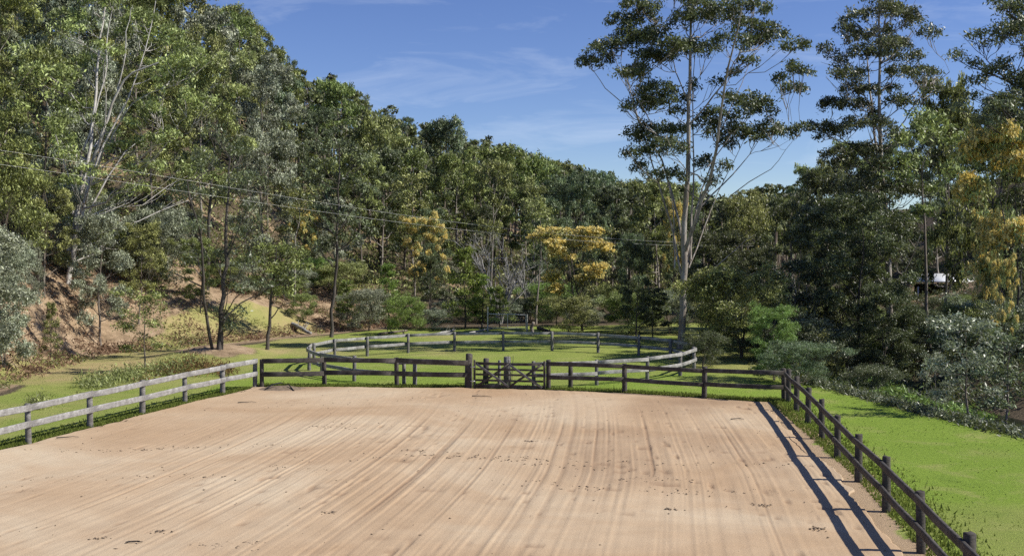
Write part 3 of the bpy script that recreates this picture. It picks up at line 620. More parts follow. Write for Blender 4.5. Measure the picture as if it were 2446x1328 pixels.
ind(SLIM[1], 2228, 70, 250, 'straight dark-trunked tree standing in front of the shed roof', bark='brown', wide=.9)
for px, d, yt, lb in ((300, 74, 690, 'thin leaning bare pole on the sandy bank, left one'), (322, 75, 655, 'thin leaning bare pole on the sandy bank, middle one'), (345, 76, 640, 'thin bare leaning pole on the sandy bank, right one beside green feathery tree'), (200, 70, 700, 'short thin bare stem on the sandy bank below the gum')):
    x = PX(px, d); z = Hf(x, d); e = empty('dead_sapling', (x, d, z - .1), lb, 'sapling'); g = Geo(); h_ = top_h(x, d, yt); rg = np.random.default_rng(px)
    tp = np.array([(0, 0, 0), (.1, 0, h_ * .3), (.35, .1, h_ * .6), (.8, .1, h_ * .98)]); g.tube(tp, [.05, .04, .03, .015], 5)
    for k in range(3): g.tube([tp[2], tp[2] + rg.normal(0, .4, 3) + (0, 0, .7)], [.015, .008], 4)
    link('trunk', g.mesh('trunk', BM['dark']), e)

# ------------------------------------------------------------------ the forest
frng = np.random.default_rng(77); cnt = 0; used = []
GRP = {'slopeL': 'trees on the left hillside', 'slopeM': 'trees on the hillside behind the pen', 'ridge': 'trees on the skyline ridge', 'creek': 'trees beyond the creek', 'rise': 'trees on the far right rise'}
LANDMARK = [(-999, 'at the far left end'), (90, 'around the white-limbed gum'), (290, 'above the sandy bank'), (430, 'above the mown track'), (500, 'behind the multi-stemmed dark tree'), (600, 'behind the slender mound tree'), (690, 'near the small yellow wattle'), (765, 'behind the straight bare-stemmed tree'),
    (870, 'left of the forest-edge wattle'), (960, 'behind the forest-edge wattle'), (1080, 'above the three cone-shaped trees'), (1170, 'above the leafless grey tree'), (1270, 'left of the large golden wattle'), (1350, 'above the large golden wattle'), (1450, 'left of the spreading gum'), (1580, 'behind the spreading gum'), (1700, 'right of the spreading gum'),
    (1820, 'between the two tall gums'), (1960, 'left of the twin-leader gum'), (2080, 'behind the twin-leader gum'), (2180, 'behind the open shed'), (2320, 'left of the creekside golden wattle'), (2400, 'behind the creekside golden wattle')]
LOOK = {'olive': 'olive-green', 'grey': 'grey-green', 'green': 'mid-green', 'blue': 'blue-green', 'dark': 'very dark', 'glint': 'dark glossy', 'lime': 'lime-green', 'silver': 'silvery'}
seen_labels = {}
def place_words(px):
    w = LANDMARK[0][1]
    for p, t in LANDMARK:
        if px >= p: w = t
    return w
def tree_label(px, d, key, lf, bk, pool_i, Ht):
    if key == 'ridge': dep = 'on the skyline'
    elif d < 84: dep = "at the slope's foot"
    elif d < 112: dep = 'low on the slope'
    elif d < 155: dep = 'midway up'
    else: dep = 'high on the slope'
    if key == 'creek': dep = 'just past the creek' if d < 80 else 'beyond the creek' if d < 110 else 'well beyond the creek'
    if key == 'rise': dep = 'on the far rise'
    return f"{LOOK[lf]} {'umbrella-crowned' if pool_i else 'bushy'} {bk}-stemmed tree {dep}, {place_words(px)}"
SKX = [-400, 480, 560, 600, 640, 690, 720, 800, 900, 1000, 1100, 1180, 1250, 1350, 1420, 1500, 1600, 1700, 1760, 1800, 1900, 1940, 2000, 2200, 2300, 2446, 2700]
SKY = [-260, -140, -60, 30, 100, 150, 170, 190, 225, 262, 296, 318, 345, 375, 405, 420, 440, 465, 468, 450, 420, 370, 330, 300, 270, 210, 150]
def forest(px0, px1, d, step, hmin, hmax, key, pool, leaves, skip=None, jit=.45, wd=(.55, .82)):
    global cnt
    n = max(1, int((px1 - px0) / F * d / step))
    for i in range(n):
        px = px0 + (i + .5 + frng.uniform(-jit, jit)) * (px1 - px0) / n; dd = d * (1 + frng.uniform(-.05, .05)); x = PX(px, dd)
        if skip and skip(px, dd): continue
        T = pool[frng.integers(len(pool))]; lf = leaves[frng.integers(len(leaves))]; bk = ['pale', 'dark', 'brown'][frng.integers(3)]; lb = tree_label(px, dd, key, lf, bk, any(T is q for q in GUM), 0)
        hh = min(frng.uniform(hmin, hmax), top_h(x, dd, np.interp(px, SKX, SKY) + frng.uniform(-22, 14) + (0 if key == 'ridge' else 16)))
        if hh < 4.5: continue
        place_tree(T, x, dd, hh, lb, 'tree', 'forest_tree', GRP[key], leaf=lf, bark=bk, rz=frng.uniform(0, 6.28), wide=frng.uniform(*wd), sink=.4); cnt += 1
G_ = GUM + FUL; GN = GUMN + FULN
forest(-230, 90, 70, 3.6, 9, 13, 'slopeL', FULN, ['olive', 'grey', 'green'])
forest(-180, 110, 64, 3.2, 6, 10, 'slopeL', FULN + SHR, ['olive', 'grey', 'green', 'grey'])
forest(140, 420, 76, 3.2, 4.5, 6.0, 'slopeL', SHR, ['dark', 'olive', 'grey'])
forest(120, 500, 80, 3.6, 5.5, 8.5, 'slopeL', FULN, ['dark', 'olive', 'green'])
forest(-260, 30, 60, 4.6, 14, 19, 'slopeL', GN, ['olive', 'grey', 'green'])
forest(-200, 560, 84, 4.0, 18, 22, 'slopeL', GN, ['olive', 'grey', 'green', 'olive'], skip=lambda p, d: 250 < p < 460)
forest(-160, 640, 94, 3.8, 10, 14, 'slopeL', FULN, ['olive', 'green', 'grey'])
forest(-150, 640, 100, 4.6, 16, 21, 'slopeL', GN, ['olive', 'green', 'grey'])
forest(-100, 680, 110, 4.4, 16, 21, 'slopeL', G_, ['olive', 'green', 'grey'])
forest(-100, 660, 120, 5.2, 10, 14, 'slopeL', FUL, ['olive', 'green', 'dark'])
forest(-60, 700, 132, 6.4, 16, 21, 'slopeL', G_, ['olive', 'green'])
forest(0, 700, 152, 7.0, 15, 19, 'slopeL', G_, ['olive', 'green'])
forest(640, 1600, 98, 5.0, 5, 9, 'slopeM', FUL, ['olive', 'green', 'blue', 'dark', 'grey'])
forest(660, 1640, 115, 5.6, 8, 12, 'slopeM', FUL, ['olive', 'green', 'blue', 'dark'])
forest(560, 1500, 106, 6.0, 10, 16, 'slopeM', G_ + SLIM, ['olive', 'green', 'blue', 'dark'], skip=lambda p, d: 1600 < p < 1700)
forest(640, 1620, 122, 4.6, 12, 17, 'slopeM', G_, ['olive', 'green', 'blue'])
forest(660, 1660, 142, 5.0, 13, 18, 'slopeM', G_, ['olive', 'green', 'blue'])
for px0, px1, d in ((600, 780, 172), (740, 960, 200), (900, 1150, 225), (1100, 1350, 258), (1300, 1560, 292), (1520, 1960, 325)):
    forest(px0, px1, d, 3.6, 12, 17, 'ridge', GUM + GUM + FUL, ['olive', 'blue', 'green', 'dark'], wd=(.42, .7))
WIN = lambda p, d: (2145 < p < 2325 and d < 108) or (2300 < p < 2720 and 90 < d < 124)
forest(1950, 2600, 116, 3.6, 8, 12, 'creek', FUL, ['dark', 'glint', 'olive', 'green'], wd=(.8, 1.1))
forest(1700, 2500, 88, 4.2, 8, 12, 'creek', G_ + OPEN, ['dark', 'glint', 'olive'], skip=WIN)
forest(1660, 2550, 102, 5.0, 10, 14, 'creek', G_, ['dark', 'green', 'grey'], skip=WIN)
forest(1680, 2140, 96, 3.4, 4.5, 7, 'creek', FUL, ['dark', 'glint', 'olive'])
forest(2330, 2560, 84, 3.2, 5, 8, 'creek', FUL, ['dark', 'glint'])
forest(1700, 1950, 116, 4.4, 7, 10, 'creek', FUL, ['dark', 'olive', 'green'])
forest(1760, 2600, 128, 5.4, 12, 16, 'creek', G_, ['dark', 'green', 'olive'])
forest(1940, 2080, 70, 3.0, 8, 11, 'creek', OPEN, ['dark', 'glint'])
forest(2340, 2560, 66, 3.4, 7, 11, 'creek', FUL + OPEN, ['dark', 'glint'])
forest(1840, 2650, 150, 6.5, 14, 18, 'rise', G_, ['dark', 'olive', 'blue'])
forest(2000, 2650, 190, 8, 14, 18, 'rise', G_, ['dark', 'olive'])
# far slope: crowns too small and many to pick apart
def far_wood():
    rng = np.random.default_rng(55); cs = []; tg = Geo()
    for d in np.arange(128, 300, 6.0):
        w = 3.7
        for px in np.arange(540, 1900, w / d * F):
            p = px + rng.uniform(-.5, .5) * w / d * F; dd = d + rng.uniform(-3, 3); x = PX(p, dd)
            if dd > np.interp(p, TP, T1) + 8: continue
            hh = min(rng.uniform(11, 17), top_h(x, dd, np.interp(p, SKX, SKY) + rng.uniform(-5, 25)))
            if hh < 5: continue
            z = Hf(x, dd); tg.tube([(x, dd, z - .3), (x + rng.normal(0, .3), dd, z + hh * .9)], [.16, .05], 4)
            for k in range(rng.integers(7, 11)):
                f = rng.uniform(.3, 1); r_ = rng.uniform(.6, 1.1); a = rng.uniform(0, 6.28); q = (1.25 - f) * 2.2 * rng.uniform(.2, 1)
                cs.append((x + math.cos(a) * q, dd + math.sin(a) * q, z + hh * f, r_, r_ * .75))
    o = link('far_wood', crown_mesh('far_wood', cs, rng, LM['far'], .7, .4, 5, 7, .2, .42), kind='stuff', label='distant wooded slope where single crowns merge')
    link('far_stems', tg.mesh('far_stems', BM['brown'], True), kind='stuff', label='thin stems of the distant wood')
LM['far'] = leaf_mat('leaf_far', (.020, .030, .016), (.110, .135, .058), .6, kl=2.7)
far_wood()
# green shrubs between pen and forest, individually placed
brng = np.random.default_rng(5)
for i in range(26):
    px = 700 + i * 36 + brng.uniform(-14, 14); d = brng.uniform(80, 96); x = PX(px, d)
    if 1080 < px < 1300: d = brng.uniform(90, 98); x = PX(px, d)
    place_tree(SHR[i % 3], x, d, brng.uniform(1.3, 3.2), f"{'tall' if i % 2 else 'low'} {LOOK[['grey', 'green', 'lime', 'olive', 'silver'][i % 5]]} shrub at the forest edge, {place_words(px)}", 'shrub', 'shrub', 'shrubs along the forest edge', leaf=['grey', 'green', 'lime', 'olive', 'silver'][i % 5], wide=brng.uniform(.8, 1.2))
for i in range(22):
    px = 1680 + i * 37 + brng.uniform(-14, 14); d = brng.uniform(56, 84); x = PX(px, d)
    if 2130 < px < 2330 and d < 60: d = 74; x = PX(px, d)
    place_tree(SHR[i % 3], x, d, brng.uniform(1.8, 4.0), f"{LOOK[['dark', 'glint', 'olive', 'green', 'silver'][i % 5]]} shrub {'close to' if d < 70 else 'set back from'} the shaded creek, {place_words(px)}", 'shrub', 'shrub', 'shrubs along the creek', leaf=['dark', 'glint', 'olive', 'green', 'silver'][i % 5], wide=brng.uniform(.9, 1.3))
for i in range(16):
    px = 120 + i * 38 + brng.uniform(-14, 14); d = np.interp(px, TP, T0) + brng.uniform(10, 24); x = PX(px, d)
    place_tree(SHR[i % 3], x, d, brng.uniform(1.2, 3.2), f"{LOOK[['grey', 'dark', 'blue', 'green'][i % 4]]} shrub among the stems above the bank, {place_words(px)}", 'shrub', 'shrub', 'shrubs above the sandy bank', leaf=['grey', 'dark', 'blue', 'green'][i % 4])
for i in range(9):
    px = 2120 + i * 27; d = 88 + (i % 3) * 3; x = PX(px, d); place_tree(SHR[i % 3], x, d, min(2.6, top_h(x, d, 712)), f"{LOOK[['dark', 'green', 'glint'][i % 3]]} low shrub below the open shed, {'first second third fourth fifth sixth seventh eighth ninth'.split()[i]} along the row", 'shrub', 'shrub', 'shrubs below the shed', leaf=['dark', 'green', 'glint'][i % 3])
print('forest trees', cnt, 'tris', sum(len(m.polygons) for m in bpy.data.meshes) * 2)

# ------------------------------------------------------------------ ground vegetation that nobody could count
def scatter_stuff(name, label, pts, mat, rng, h=.4, r=.3, per=18, size=.25, down=-.4, wid=.2):
    pts = np.asarray(pts); print(name, len(pts)); idx = np.repeat(np.arange(len(pts)), per); p = pts[idx] + rng.normal(0, 1, (len(idx), 3)) * (r * .5, r * .5, 0)
    p[:, 2] += np.abs(rng.normal(0, h * .5, len(idx)))
    V, T = leaf_arrays(p, size, np.clip(rng.uniform(0, 1, len(pts))[idx] * .7 + rng.uniform(0, .35, len(idx)), 0, 1), rng, down, wid)
    o = link(name, mesh_np(name, V, np.arange(len(V)).reshape(-1, 4), mat, False, {'tint': T}), kind='stuff', label=label)
    return o
def gpts(x, y): return np.stack([x, y, H(x, y)], 1)
rg = np.random.default_rng(3)
# forest floor
d = rg.uniform(78, 180, 5200); px = rg.uniform(-50, 1750, 5200); ok = d > np.interp(px, TP, T0) + 14; d, px = d[ok], px[ok]
scatter_stuff('forest_undergrowth', 'low tangled undergrowth across the forest floor', gpts(PX(px, d), d), LM['olive'], rg, 1.2, 1.6, 26, .42, -.2, .3)
d = rg.uniform(52, 140, 3000); px = rg.uniform(1640, 2560, 3000); ok = (PX(px, d) > np.interp(d, CE_Y, CE_X) + 1); d, px = d[ok], px[ok]
scatter_stuff('creek_undergrowth', 'dark tangled undergrowth along the creek gully', gpts(PX(px, d), d), LM['dark'], rg, .8, 1.2, 30, .3, -.2, .3)
# dry bracken and litter on the sandy bank
d = rg.uniform(48, 100, 5200); px = rg.uniform(-60, 1050, 5200); f0 = np.interp(px, TP, T0); X_ = PX(px, d)
ok = (d > f0 - 1) & (d < f0 + 24) & (vn(X_ / 2.2, d / 2.2, 71) > .36)
scatter_stuff('dry_bracken', 'dry brown bracken and fallen litter on the sandy bank', gpts(X_[ok], d[ok]), LM['straw'], rg, .25, .8, 18, .3, -.3, .2)
ok2 = (d > f0 - 2) & (d < f0 + 22) & (vn(X_ / 1.8, d / 1.8, 75) > .66)
scatter_stuff('bank_weeds', 'green weeds dotted over the sandy bank', gpts(X_[ok2], d[ok2]), LM['green'], rg, .35, .5, 18, .22, -.3, .25)
# rusty clump outside the left fence
cl = []
for i in range(260):
    px = rg.uniform(190, 560); py = np.interp(px, [190, 300, 400, 480, 560], [925, 905, 885, 880, 893]) + rg.normal(0, 7); q = G(px, py); cl.append(q)
cl = np.array(cl)
scatter_stuff('rusty_bracken', 'rusty brown bracken clump outside the left fence', cl[cl[:, 0] > PX(330, 52)], LM['rust'], rg, .5, .4, 26, .2, -.5, .2)
scatter_stuff('fence_weeds', 'olive weeds growing outside the left fence', cl[cl[:, 0] <= PX(400, 52)], LM['olive'], rg, .5, .4, 26, .2, -.6, .2)
q = np.array([G(px, 985 - .12 * px + rg.normal(0, 4)) for px in rg.uniform(60, 120, 26)])
scatter_stuff('feathery_weeds', 'feathery green weeds at the left fence', q, LM['olive'], rg, .5, .3, 24, .2, -.8, .15)
# pale ferns along the creek edge of the lawn
y = rg.uniform(26, 58, 1500); x = np.interp(y, CE_Y, CE_X) + np.abs(rg.normal(.2, 1.0, 1500)) + .1
scatter_stuff('pale_ferns', 'pale grey ferns and litter lining the creek edge of the lawn', gpts(x, y), LM['silver'], rg, .22, .4, 18, .17, -.2, .25)
y = rg.uniform(24, 60, 900); x = np.interp(y, CE_Y, CE_X) + rg.uniform(-.2, 2.6, 900)
scatter_stuff('creek_edge_brush', 'dark brush and straw along the creek edge', gpts(x, y), LM['dark'], rg, .3, .5, 20, .22, -.3, .25)
y = rg.uniform(47, 62, 420); x = np.interp(y, CE_Y, CE_X) + rg.uniform(1.5, 7.5, 420)
pp = gpts(x, y); pp[:, 2] = np.maximum(pp[:, 2], -1.2)
scatter_stuff('reed_bed', 'sunlit yellow-green reeds lying flat in the creek', pp, LM['lime'], rg, .25, .7, 20, .3, .0, .2)
# grass fringe: taller grass at fence lines and arena edge, and thin blades over the lawn
def blades(name, label, x, y, h, mat, rng):
    n = len(x); z = H(x, y); a = rng.uniform(0, 6.28, n); w = .02 + rng.uniform(0, .012, n); hh = h * rng.uniform(.5, 1.3, n); ln = rng.normal(0, .35, (n, 2)) * hh[:, None]
    dx, dy = np.cos(a) * w, np.sin(a) * w
    V = np.stack([np.stack([x - dx, y - dy, z - .01], 1), np.stack([x + dx, y + dy, z - .01], 1), np.stack([x + ln[:, 0], y + ln[:, 1], z + hh], 1)], 1).reshape(-1, 3)
    link(name, mesh_np(name, V, np.arange(len(V)).reshape(-1, 3), mat, False, {'tint': np.repeat(rng.uniform(.2, 1, n), 3)}), kind='stuff', label=label)
LM['grass'] = leaf_mat('leaf_grass', (.07, .11, .018), (.20, .26, .05), .7, .3, .2, kd=1, kl=1)
n = 26000; t_ = rg.uniform(0, 1, n); yy = 12 + t_ * 37; x1 = xl(yy) - np.abs(rg.normal(.0, .5, n)) - .02
yb = rg.uniform(12, 45, 9000); x2 = xr(yb) + np.abs(rg.normal(.5, .5, 9000)) + .45
xt = rg.uniform(-12, 11.4, 22000); y3 = np.interp(xt, YF_X, YF_Y) + np.abs(rg.normal(0, .45, 22000)) + .05
blades('fence_line_grass', 'ragged green grass along the arena fence lines', np.concatenate([x1, x2, xt]), np.concatenate([yy, yb, y3]), .11, LM['grass'], rg)
n = 22000; y4 = 24 + 34 * rg.uniform(0, 1, n) ** 1.2; x4 = rg.uniform(-30, 20, n); ok = ~in_arena(x4, y4, -.2) & (x4 < np.interp(y4, CE_Y, CE_X) + .3) & (vn(x4 * .9, y4 * .9, 14) > .45)
blades('lawn_grass', 'short mown lawn grass', x4[ok], y4[ok], .03, LM['grass'], rg)

# ------------------------------------------------------------------ fences
def post_mesh(h, w, mat, rng, dep=None, k=8):
    g = Geo(); an = np.arange(k) * 2 * math.pi / k + math.pi / k; dep = dep or w
    zs = [-.3, .02, h * .5, h - .015, h]; rs = [1, 1.03, 1, .97, .80]; V = []
    for z, r in zip(zs, rs):
        for a in an:
            c, s_ = math.cos(a), math.sin(a); q = (abs(c) ** 4 + abs(s_) ** 4) ** .25
            V.append((c / q * w / 2 * r * rng.uniform(.95, 1.05), s_ / q * dep / 2 * r * rng.uniform(.95, 1.05), z + (rng.uniform(-.02, .02) if z > h * .9 else 0)))
    V.append((0, 0, h + .004)); n = len(V) - 1; Fc = []
    for i in range(4):
        for j in range(k): Fc.append((i * k + j, i * k + (j + 1) % k, (i + 1) * k + (j + 1) % k, (i + 1) * k + j))
    for j in range(0, k, 2): Fc.append((4 * k + j, 4 * k + (j + 1) % k, 4 * k + (j + 2) % k, n))
    g.add(V, Fc); return g.mesh('post', mat)
def rail_mesh(a, b, hgt, th, mat, rng, nseg=4):
    a = np.asarray(a, float); b = np.asarray(b, float); d = b - a; L_ = np.linalg.norm(d); u = d / L_; side = np.array([-u[1], u[0], 0]); side /= np.linalg.norm(side); upv = np.cross(u, side); upv *= np.sign(upv[2])
    V = []; sag = rng.uniform(-.012, .02); bow = rng.uniform(-.012, .012)
    for i in range(nseg + 1):
        f = i / nseg; c = d * f + upv * (-sag * 4 * f * (1 - f)) + side * bow * 4 * f * (1 - f)
        for (p, q) in ((-.5, -.42), (-.42, -.5), (.42, -.5), (.5, -.42), (.5, .42), (.42, .5), (-.42, .5), (-.5, .42)):
            V.append(c + side * p * th * rng.uniform(.94, 1.06) + upv * q * hgt * rng.uniform(.95, 1.05))
    Fc = [(i * 8 + j, i * 8 + (j + 1) % 8, (i + 1) * 8 + (j + 1) % 8, (i + 1) * 8 + j) for i in range(nseg) for j in range(8)]
    e = nseg * 8
    Fc += [(0, 7, 6, 1), (1, 6, 5, 2), (2, 5, 4, 3), (e, e + 1, e + 6, e + 7), (e + 1, e + 2, e + 5, e + 6), (e + 2, e + 3, e + 4, e + 5)]
    g = Geo(); g.add(V, Fc); return g.mesh('rail', mat)
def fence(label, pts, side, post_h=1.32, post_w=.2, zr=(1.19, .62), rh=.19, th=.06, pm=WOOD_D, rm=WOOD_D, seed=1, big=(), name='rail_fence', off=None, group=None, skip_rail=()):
    """pts: post positions; side: +1/-1 which side of the posts the rails sit"""
    rng = np.random.default_rng(seed); o = pts[0]; org = np.array([o[0], o[1], Hf(o[0], o[1])])
    e = empty(name, org, label, 'fence', group)
    tops = []
    for i, p in enumerate(pts):
        z = Hf(p[0], p[1]); h = post_h * rng.uniform(.98, 1.04) + (.25 if i in big else 0); wv = post_w * rng.uniform(.9, 1.1) * (1.6 if i in big else 1)
        c = link('post', post_mesh(h, wv, pm, rng), e); a = pts[min(i + 1, len(pts) - 1)]; b_ = pts[max(i - 1, 0)]
        c.location = np.array([p[0], p[1], z]) - org; c.rotation_euler = (rng.normal(0, .012), rng.normal(0, .012), math.atan2(a[1] - b_[1], a[0] - b_[0]))
        tops.append((np.array([p[0], p[1]]), z))
    for i in range(len(pts) - 1):
        if i in skip_rail: continue
        (p, z1), (q, z2) = tops[i], tops[i + 1]; u = (q - p) / np.linalg.norm(q - p); nrm = np.array([-u[1], u[0]]) * side * (post_w / 2 + th / 2 + .004)
        for zz in zr:
            j1, j2 = rng.normal(0, .012, 2)
            A = np.array([*(p + nrm + u * .006), z1 + zz + j1]); B = np.array([*(q + nrm - u * .006), z2 + zz + j2])
            r = link('rail', rail_mesh(A, B, rh, th, rm, rng), e); r.location = A - org
    return e
def gp(px, py):  # flat ground point
    y = F * CAM_H / (py - 600.); q = P(px, py, 1) - np.array([0, 0, CAM_H]); tt = -CAM_H / q[2]; return (q * tt)[:2]
def ext(p, q, n):  # continue the line of posts beyond p away from q
    p, q = np.array(p), np.array(q); return [p + (p - q) * k for k in range(n, 0, -1)]
lf = [gp(68, 1060), gp(215, 1022), gp(340, 990), gp(442, 963), gp(532, 942), gp(609, 925)]
lf = ext(lf[0], lf[1], 4) + lf
fence('silver-grey two-rail fence sloping down the left edge of the arena', lf, -1, pm=WOOD_M, rm=WOOD_L, seed=2, zr=(1.22, .66), rh=.21, post_h=1.3)
ff = [gp(612, 925), gp(775, 921), gp(948, 923), gp(1120, 927)]
ff[0] = lf[-1] + np.array([.32, 0])
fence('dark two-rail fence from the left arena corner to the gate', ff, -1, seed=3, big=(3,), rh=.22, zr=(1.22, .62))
fr = [gp(1310, 931), gp(1492, 938), gp(1682, 950), gp(1872, 957)]
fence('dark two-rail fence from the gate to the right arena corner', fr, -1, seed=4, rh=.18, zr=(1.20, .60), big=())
rf = [gp(1902, 982), gp(1930, 1010), gp(1963, 1048), gp(2000, 1093), gp(2050, 1150), gp(2117, 1222), gp(2200, 1320)]
rf = [fr[-1] + np.array([.12, -.3])] + rf + ext(rf[-1], rf[-2], 3)[::-1]
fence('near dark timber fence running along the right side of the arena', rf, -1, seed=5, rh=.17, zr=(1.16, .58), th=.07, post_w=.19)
# round pen
pc = np.array([-.55, 58.4]); pr = np.array([10.45, 9.2]); K = 21
ang = [math.pi / 2 - i * 2 * math.pi / K for i in range(K)]
pen = [pc + pr * np.array([math.cos(a), math.sin(a)]) for a in ang]
# start at the opening facing the arena gate
pen_o = pen[11:] + pen[:11]
fence('circular two-rail timber pen on the green lawn behind the gate', pen_o, 1, seed=6, pm=WOOD_M, rm=WOOD_L, post_h=1.2, zr=(1.08, .56), rh=.17, post_w=.17, name='round_pen')

# arena gate
def gate():
    A = gp(1131, 928); B = gp(1303, 932); rng = np.random.default_rng(8)
    u = (B - A); L_ = np.linalg.norm(u); an = math.atan2(u[1], u[0]); e = empty('timber_gate', (A[0], A[1], Hf(A[0], A[1])), 'five-barred timber gate with two crossed braces between the arena fences', 'gate', rz=an)
    for x in (.05, L_ - .05): 
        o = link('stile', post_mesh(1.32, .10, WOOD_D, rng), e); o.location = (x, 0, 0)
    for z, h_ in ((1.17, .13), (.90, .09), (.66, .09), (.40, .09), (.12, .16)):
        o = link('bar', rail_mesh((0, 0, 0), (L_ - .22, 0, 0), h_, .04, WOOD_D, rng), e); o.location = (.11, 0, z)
    for x0, x1 in ((.15, L_ / 2), (L_ / 2, L_ - .15)):
        for k, (za, zb) in enumerate(((.12, 1.16), (1.16, .12))):
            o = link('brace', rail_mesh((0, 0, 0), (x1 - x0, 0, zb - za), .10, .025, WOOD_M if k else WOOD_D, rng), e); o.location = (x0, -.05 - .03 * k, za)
    for z in (.35, 1.0):
        g = Geo(); g.box((0, 0, 0), .22, .02, .05); o = link('hinge', g.mesh('hinge', METAL), e); o.location = (-.02, -.065, z)
m, nt, b, out = new_mat('galvanised_metal'); b.inputs['Metallic'].default_value = .6; b.inputs['Roughness'].default_value = .5
nt.links.new(ramp(nt, noise(nt, 6), [(.3, (.35, .35, .34)), (.7, (.62, .62, .60))]), b.inputs['Base Color']); METAL = m
gate()
rng = np.random.default_rng(22)
def single_post(px, py, h, w, mat, label, name='timber_post', d=None):
    q = gp(px, py) if d is None else np.array([PX(px, d), d]); z = Hf(*q); g = post_mesh(h, w, mat, rng)
    o = link(name, g); o.location = (q[0], q[1], z); o['label'] = label; o['category'] = 'post'; o.rotation_euler = (0, rng.normal(0, .02), rng.uniform(-.3, .3)); return o
single_post(991, 921, 1.2, .2, WOOD_M, 'lone grey post just behind the rails left of the gate')
single_post(1363, 926, 1.2, .2, WOOD_D, 'dark post behind the rails, first right of the gate')
single_post(1160, 916, 1.2, .26, WOOD_D, 'thick reddish-brown post seen through the left half of the gate')
single_post(1192, 918, 1.15, .14, WOOD_M, 'thin post seen through the middle of the gate')
single_post(1212, 917, 1.3, .32, WOOD_M, 'wide grey weathered post wrapped in dead stems behind the gate')
# dead stems on the pale post
q = gp(1213, 921); g = Geo()
for i in range(14):
    x0 = rng.uniform(-.18, .18); g.tube([(x0, -.12, 0), (x0 + rng.normal(0, .05), -.14, .5), (x0 + rng.normal(0, .1), -.12, 1.1 + rng.uniform(0, .5))], [.012, .01, .005], 4)
o = link('dead_weed', g.mesh('dead_weed', BM['dark'])); o.location = (q[0], q[1] - .1, Hf(*q)); o['label'] = 'dark dead weed stems standing against the wide grey post'; o['category'] = 'plant'

# far metal gate
A = np.array([PX(1165, 84), 84.]); B = np.array([PX(1256, 84), 84.]); zA = Hf(*A)
e = empty('metal_gate', (A[0], A[1], zA), 'thin galvanised pipe gate at the forest edge beyond the pen', 'gate')
wd = B[0] - A[0]; hz = 1.35
for nm, p, q, r_ in (('gate_post', (0, 0, -.2), (0, 0, 1.9), .06), ('gate_post', (wd + .1, 0, -.2), (wd + .1, 0, 1.3), .06), ('top_pipe', (.08, 0, hz), (wd, 0, hz - .08), .035), ('bottom_pipe', (.08, 0, .25), (wd, 0, .2), .025), ('upright_pipe', (wd * .52, 0, .22), (wd * .52, 0, hz - .04), .03), ('upright_pipe', (wd, 0, .2), (wd, 0, hz - .08), .03)):
    g = Geo(); g.tube([p, q], [r_, r_], 8); link(nm, g.mesh(nm, METAL, True), e)
g = Geo()
for i in range(1, 22): x = .08 + i * (wd - .1) / 22; g.tube([(x, 0, .25), (x, 0, hz - .05)], [.004, .004], 3)
for i in range(1, 7): z = .25 + i * .15; g.tube([(.08, 0, z), (wd, 0, z - .05)], [.004, .004], 3)
link('wire_mesh', g.mesh('wire_mesh', METAL), e)

# stump and fallen logs
def log(label, p, q, r_, mat, name='fallen_log', cat='log'):
    p = np.array(p); q = np.array(q); g = Geo(); n = 7; pts = np.array([p + (q - p) * i / (n - 1) for i in range(n)]); pts[:, :2] += rng.normal(0, .04, (n, 2)); org = p.copy()
    g.tube(pts - org, np.linspace(r_, r_ * .7, n) * rng.uniform(.9, 1.1, n), 8)
    for s_ in (0, n - 1):
        base = g.n; c = pts[s_] - org; tdir = (q - p) / np.linalg.norm(q - p)
        g.v[0]  # end caps
        ring = (np.arange(8) + s_ * 8); cidx = g.n; g.add([c + tdir * (.01 if s_ else -.01)], np.zeros((0, 4), int))
        g.f.append(np.array([(ring[j], ring[(j + 1) % 8], ring[(j + 2) % 8], cidx) for j in range(0, 8, 2)]))
    if name == 'fallen_log':
        for k in range(3):
            a = pts[rng.integers(2, 6)] - org; g.tube([a, a + np.array([rng.normal(0, .3), rng.normal(0, .3), .5])], [r_ * .3, r_ * .12], 5)
    o = link(name, g.mesh(name, mat, True)); o.location = org; o['label'] = label; o['category'] = cat; return o
x, y = PX(1271, 80), 80; log('brown broken tree stump just behind the far pen rails', (x, y, Hf(x, y) - .2), (x + .05, y, Hf(x, y) + 1.0), .16, BM['brown'], 'tree_stump', 'stump')
def lay(px, py, px2, py2, r_, lb, mat='dead'):
    a = G(px, py); b_ = G(px2, py2); a[2] += r_ * .8; b_[2] += r_ * .8; log(lb, a, b_, r_, BM[mat])
lay(1285, 786, 1325, 800, .14, 'dark fallen log slanting beside the stump', 'dark')
lay(1040, 800, 1090, 790, .09, 'pale fallen branch lying along the back of the pen', 'dead')
lay(1120, 798, 1175, 786, .08, 'pale slim fallen branch below the metal gate', 'dead')
lay(700, 778, 740, 800, .16, 'grey fallen trunk among brush left of the pen', 'dead')
lay(803, 684, 838, 706, .16, 'pale log lying on the brown slope above the pen', 'pale')
lay(905, 800, 970, 792, .10, 'grey branch lying in brush behind the left pen rails', 'brown')

# black pipe hooped over a dirt heap near the left corner
pts = []
for px, py, zz in ((632, 931, .02), (650, 926, .22), (670, 922, .30), (690, 924, .22), (700, 934, .02), (702, 940, .02)):
    q = gp(px, 932 + (py - 922) * .25); pts.append((q[0], q[1], .05 + zz))
g = Geo(); pts = np.array(pts); g.tube(pts - pts[0], [.028] * len(pts), 8)
m, nt, b, out = new_mat('black_poly'); b.inputs['Base Color'].default_value = (.012, .012, .014, 1); b.inputs['Roughness'].default_value = .45
o = link('black_hose', g.mesh('black_hose', m, True)); o.location = pts[0]; o['label'] = 'black poly hose arched over the ground by the left arena corner'; o['category'] = 'hose'
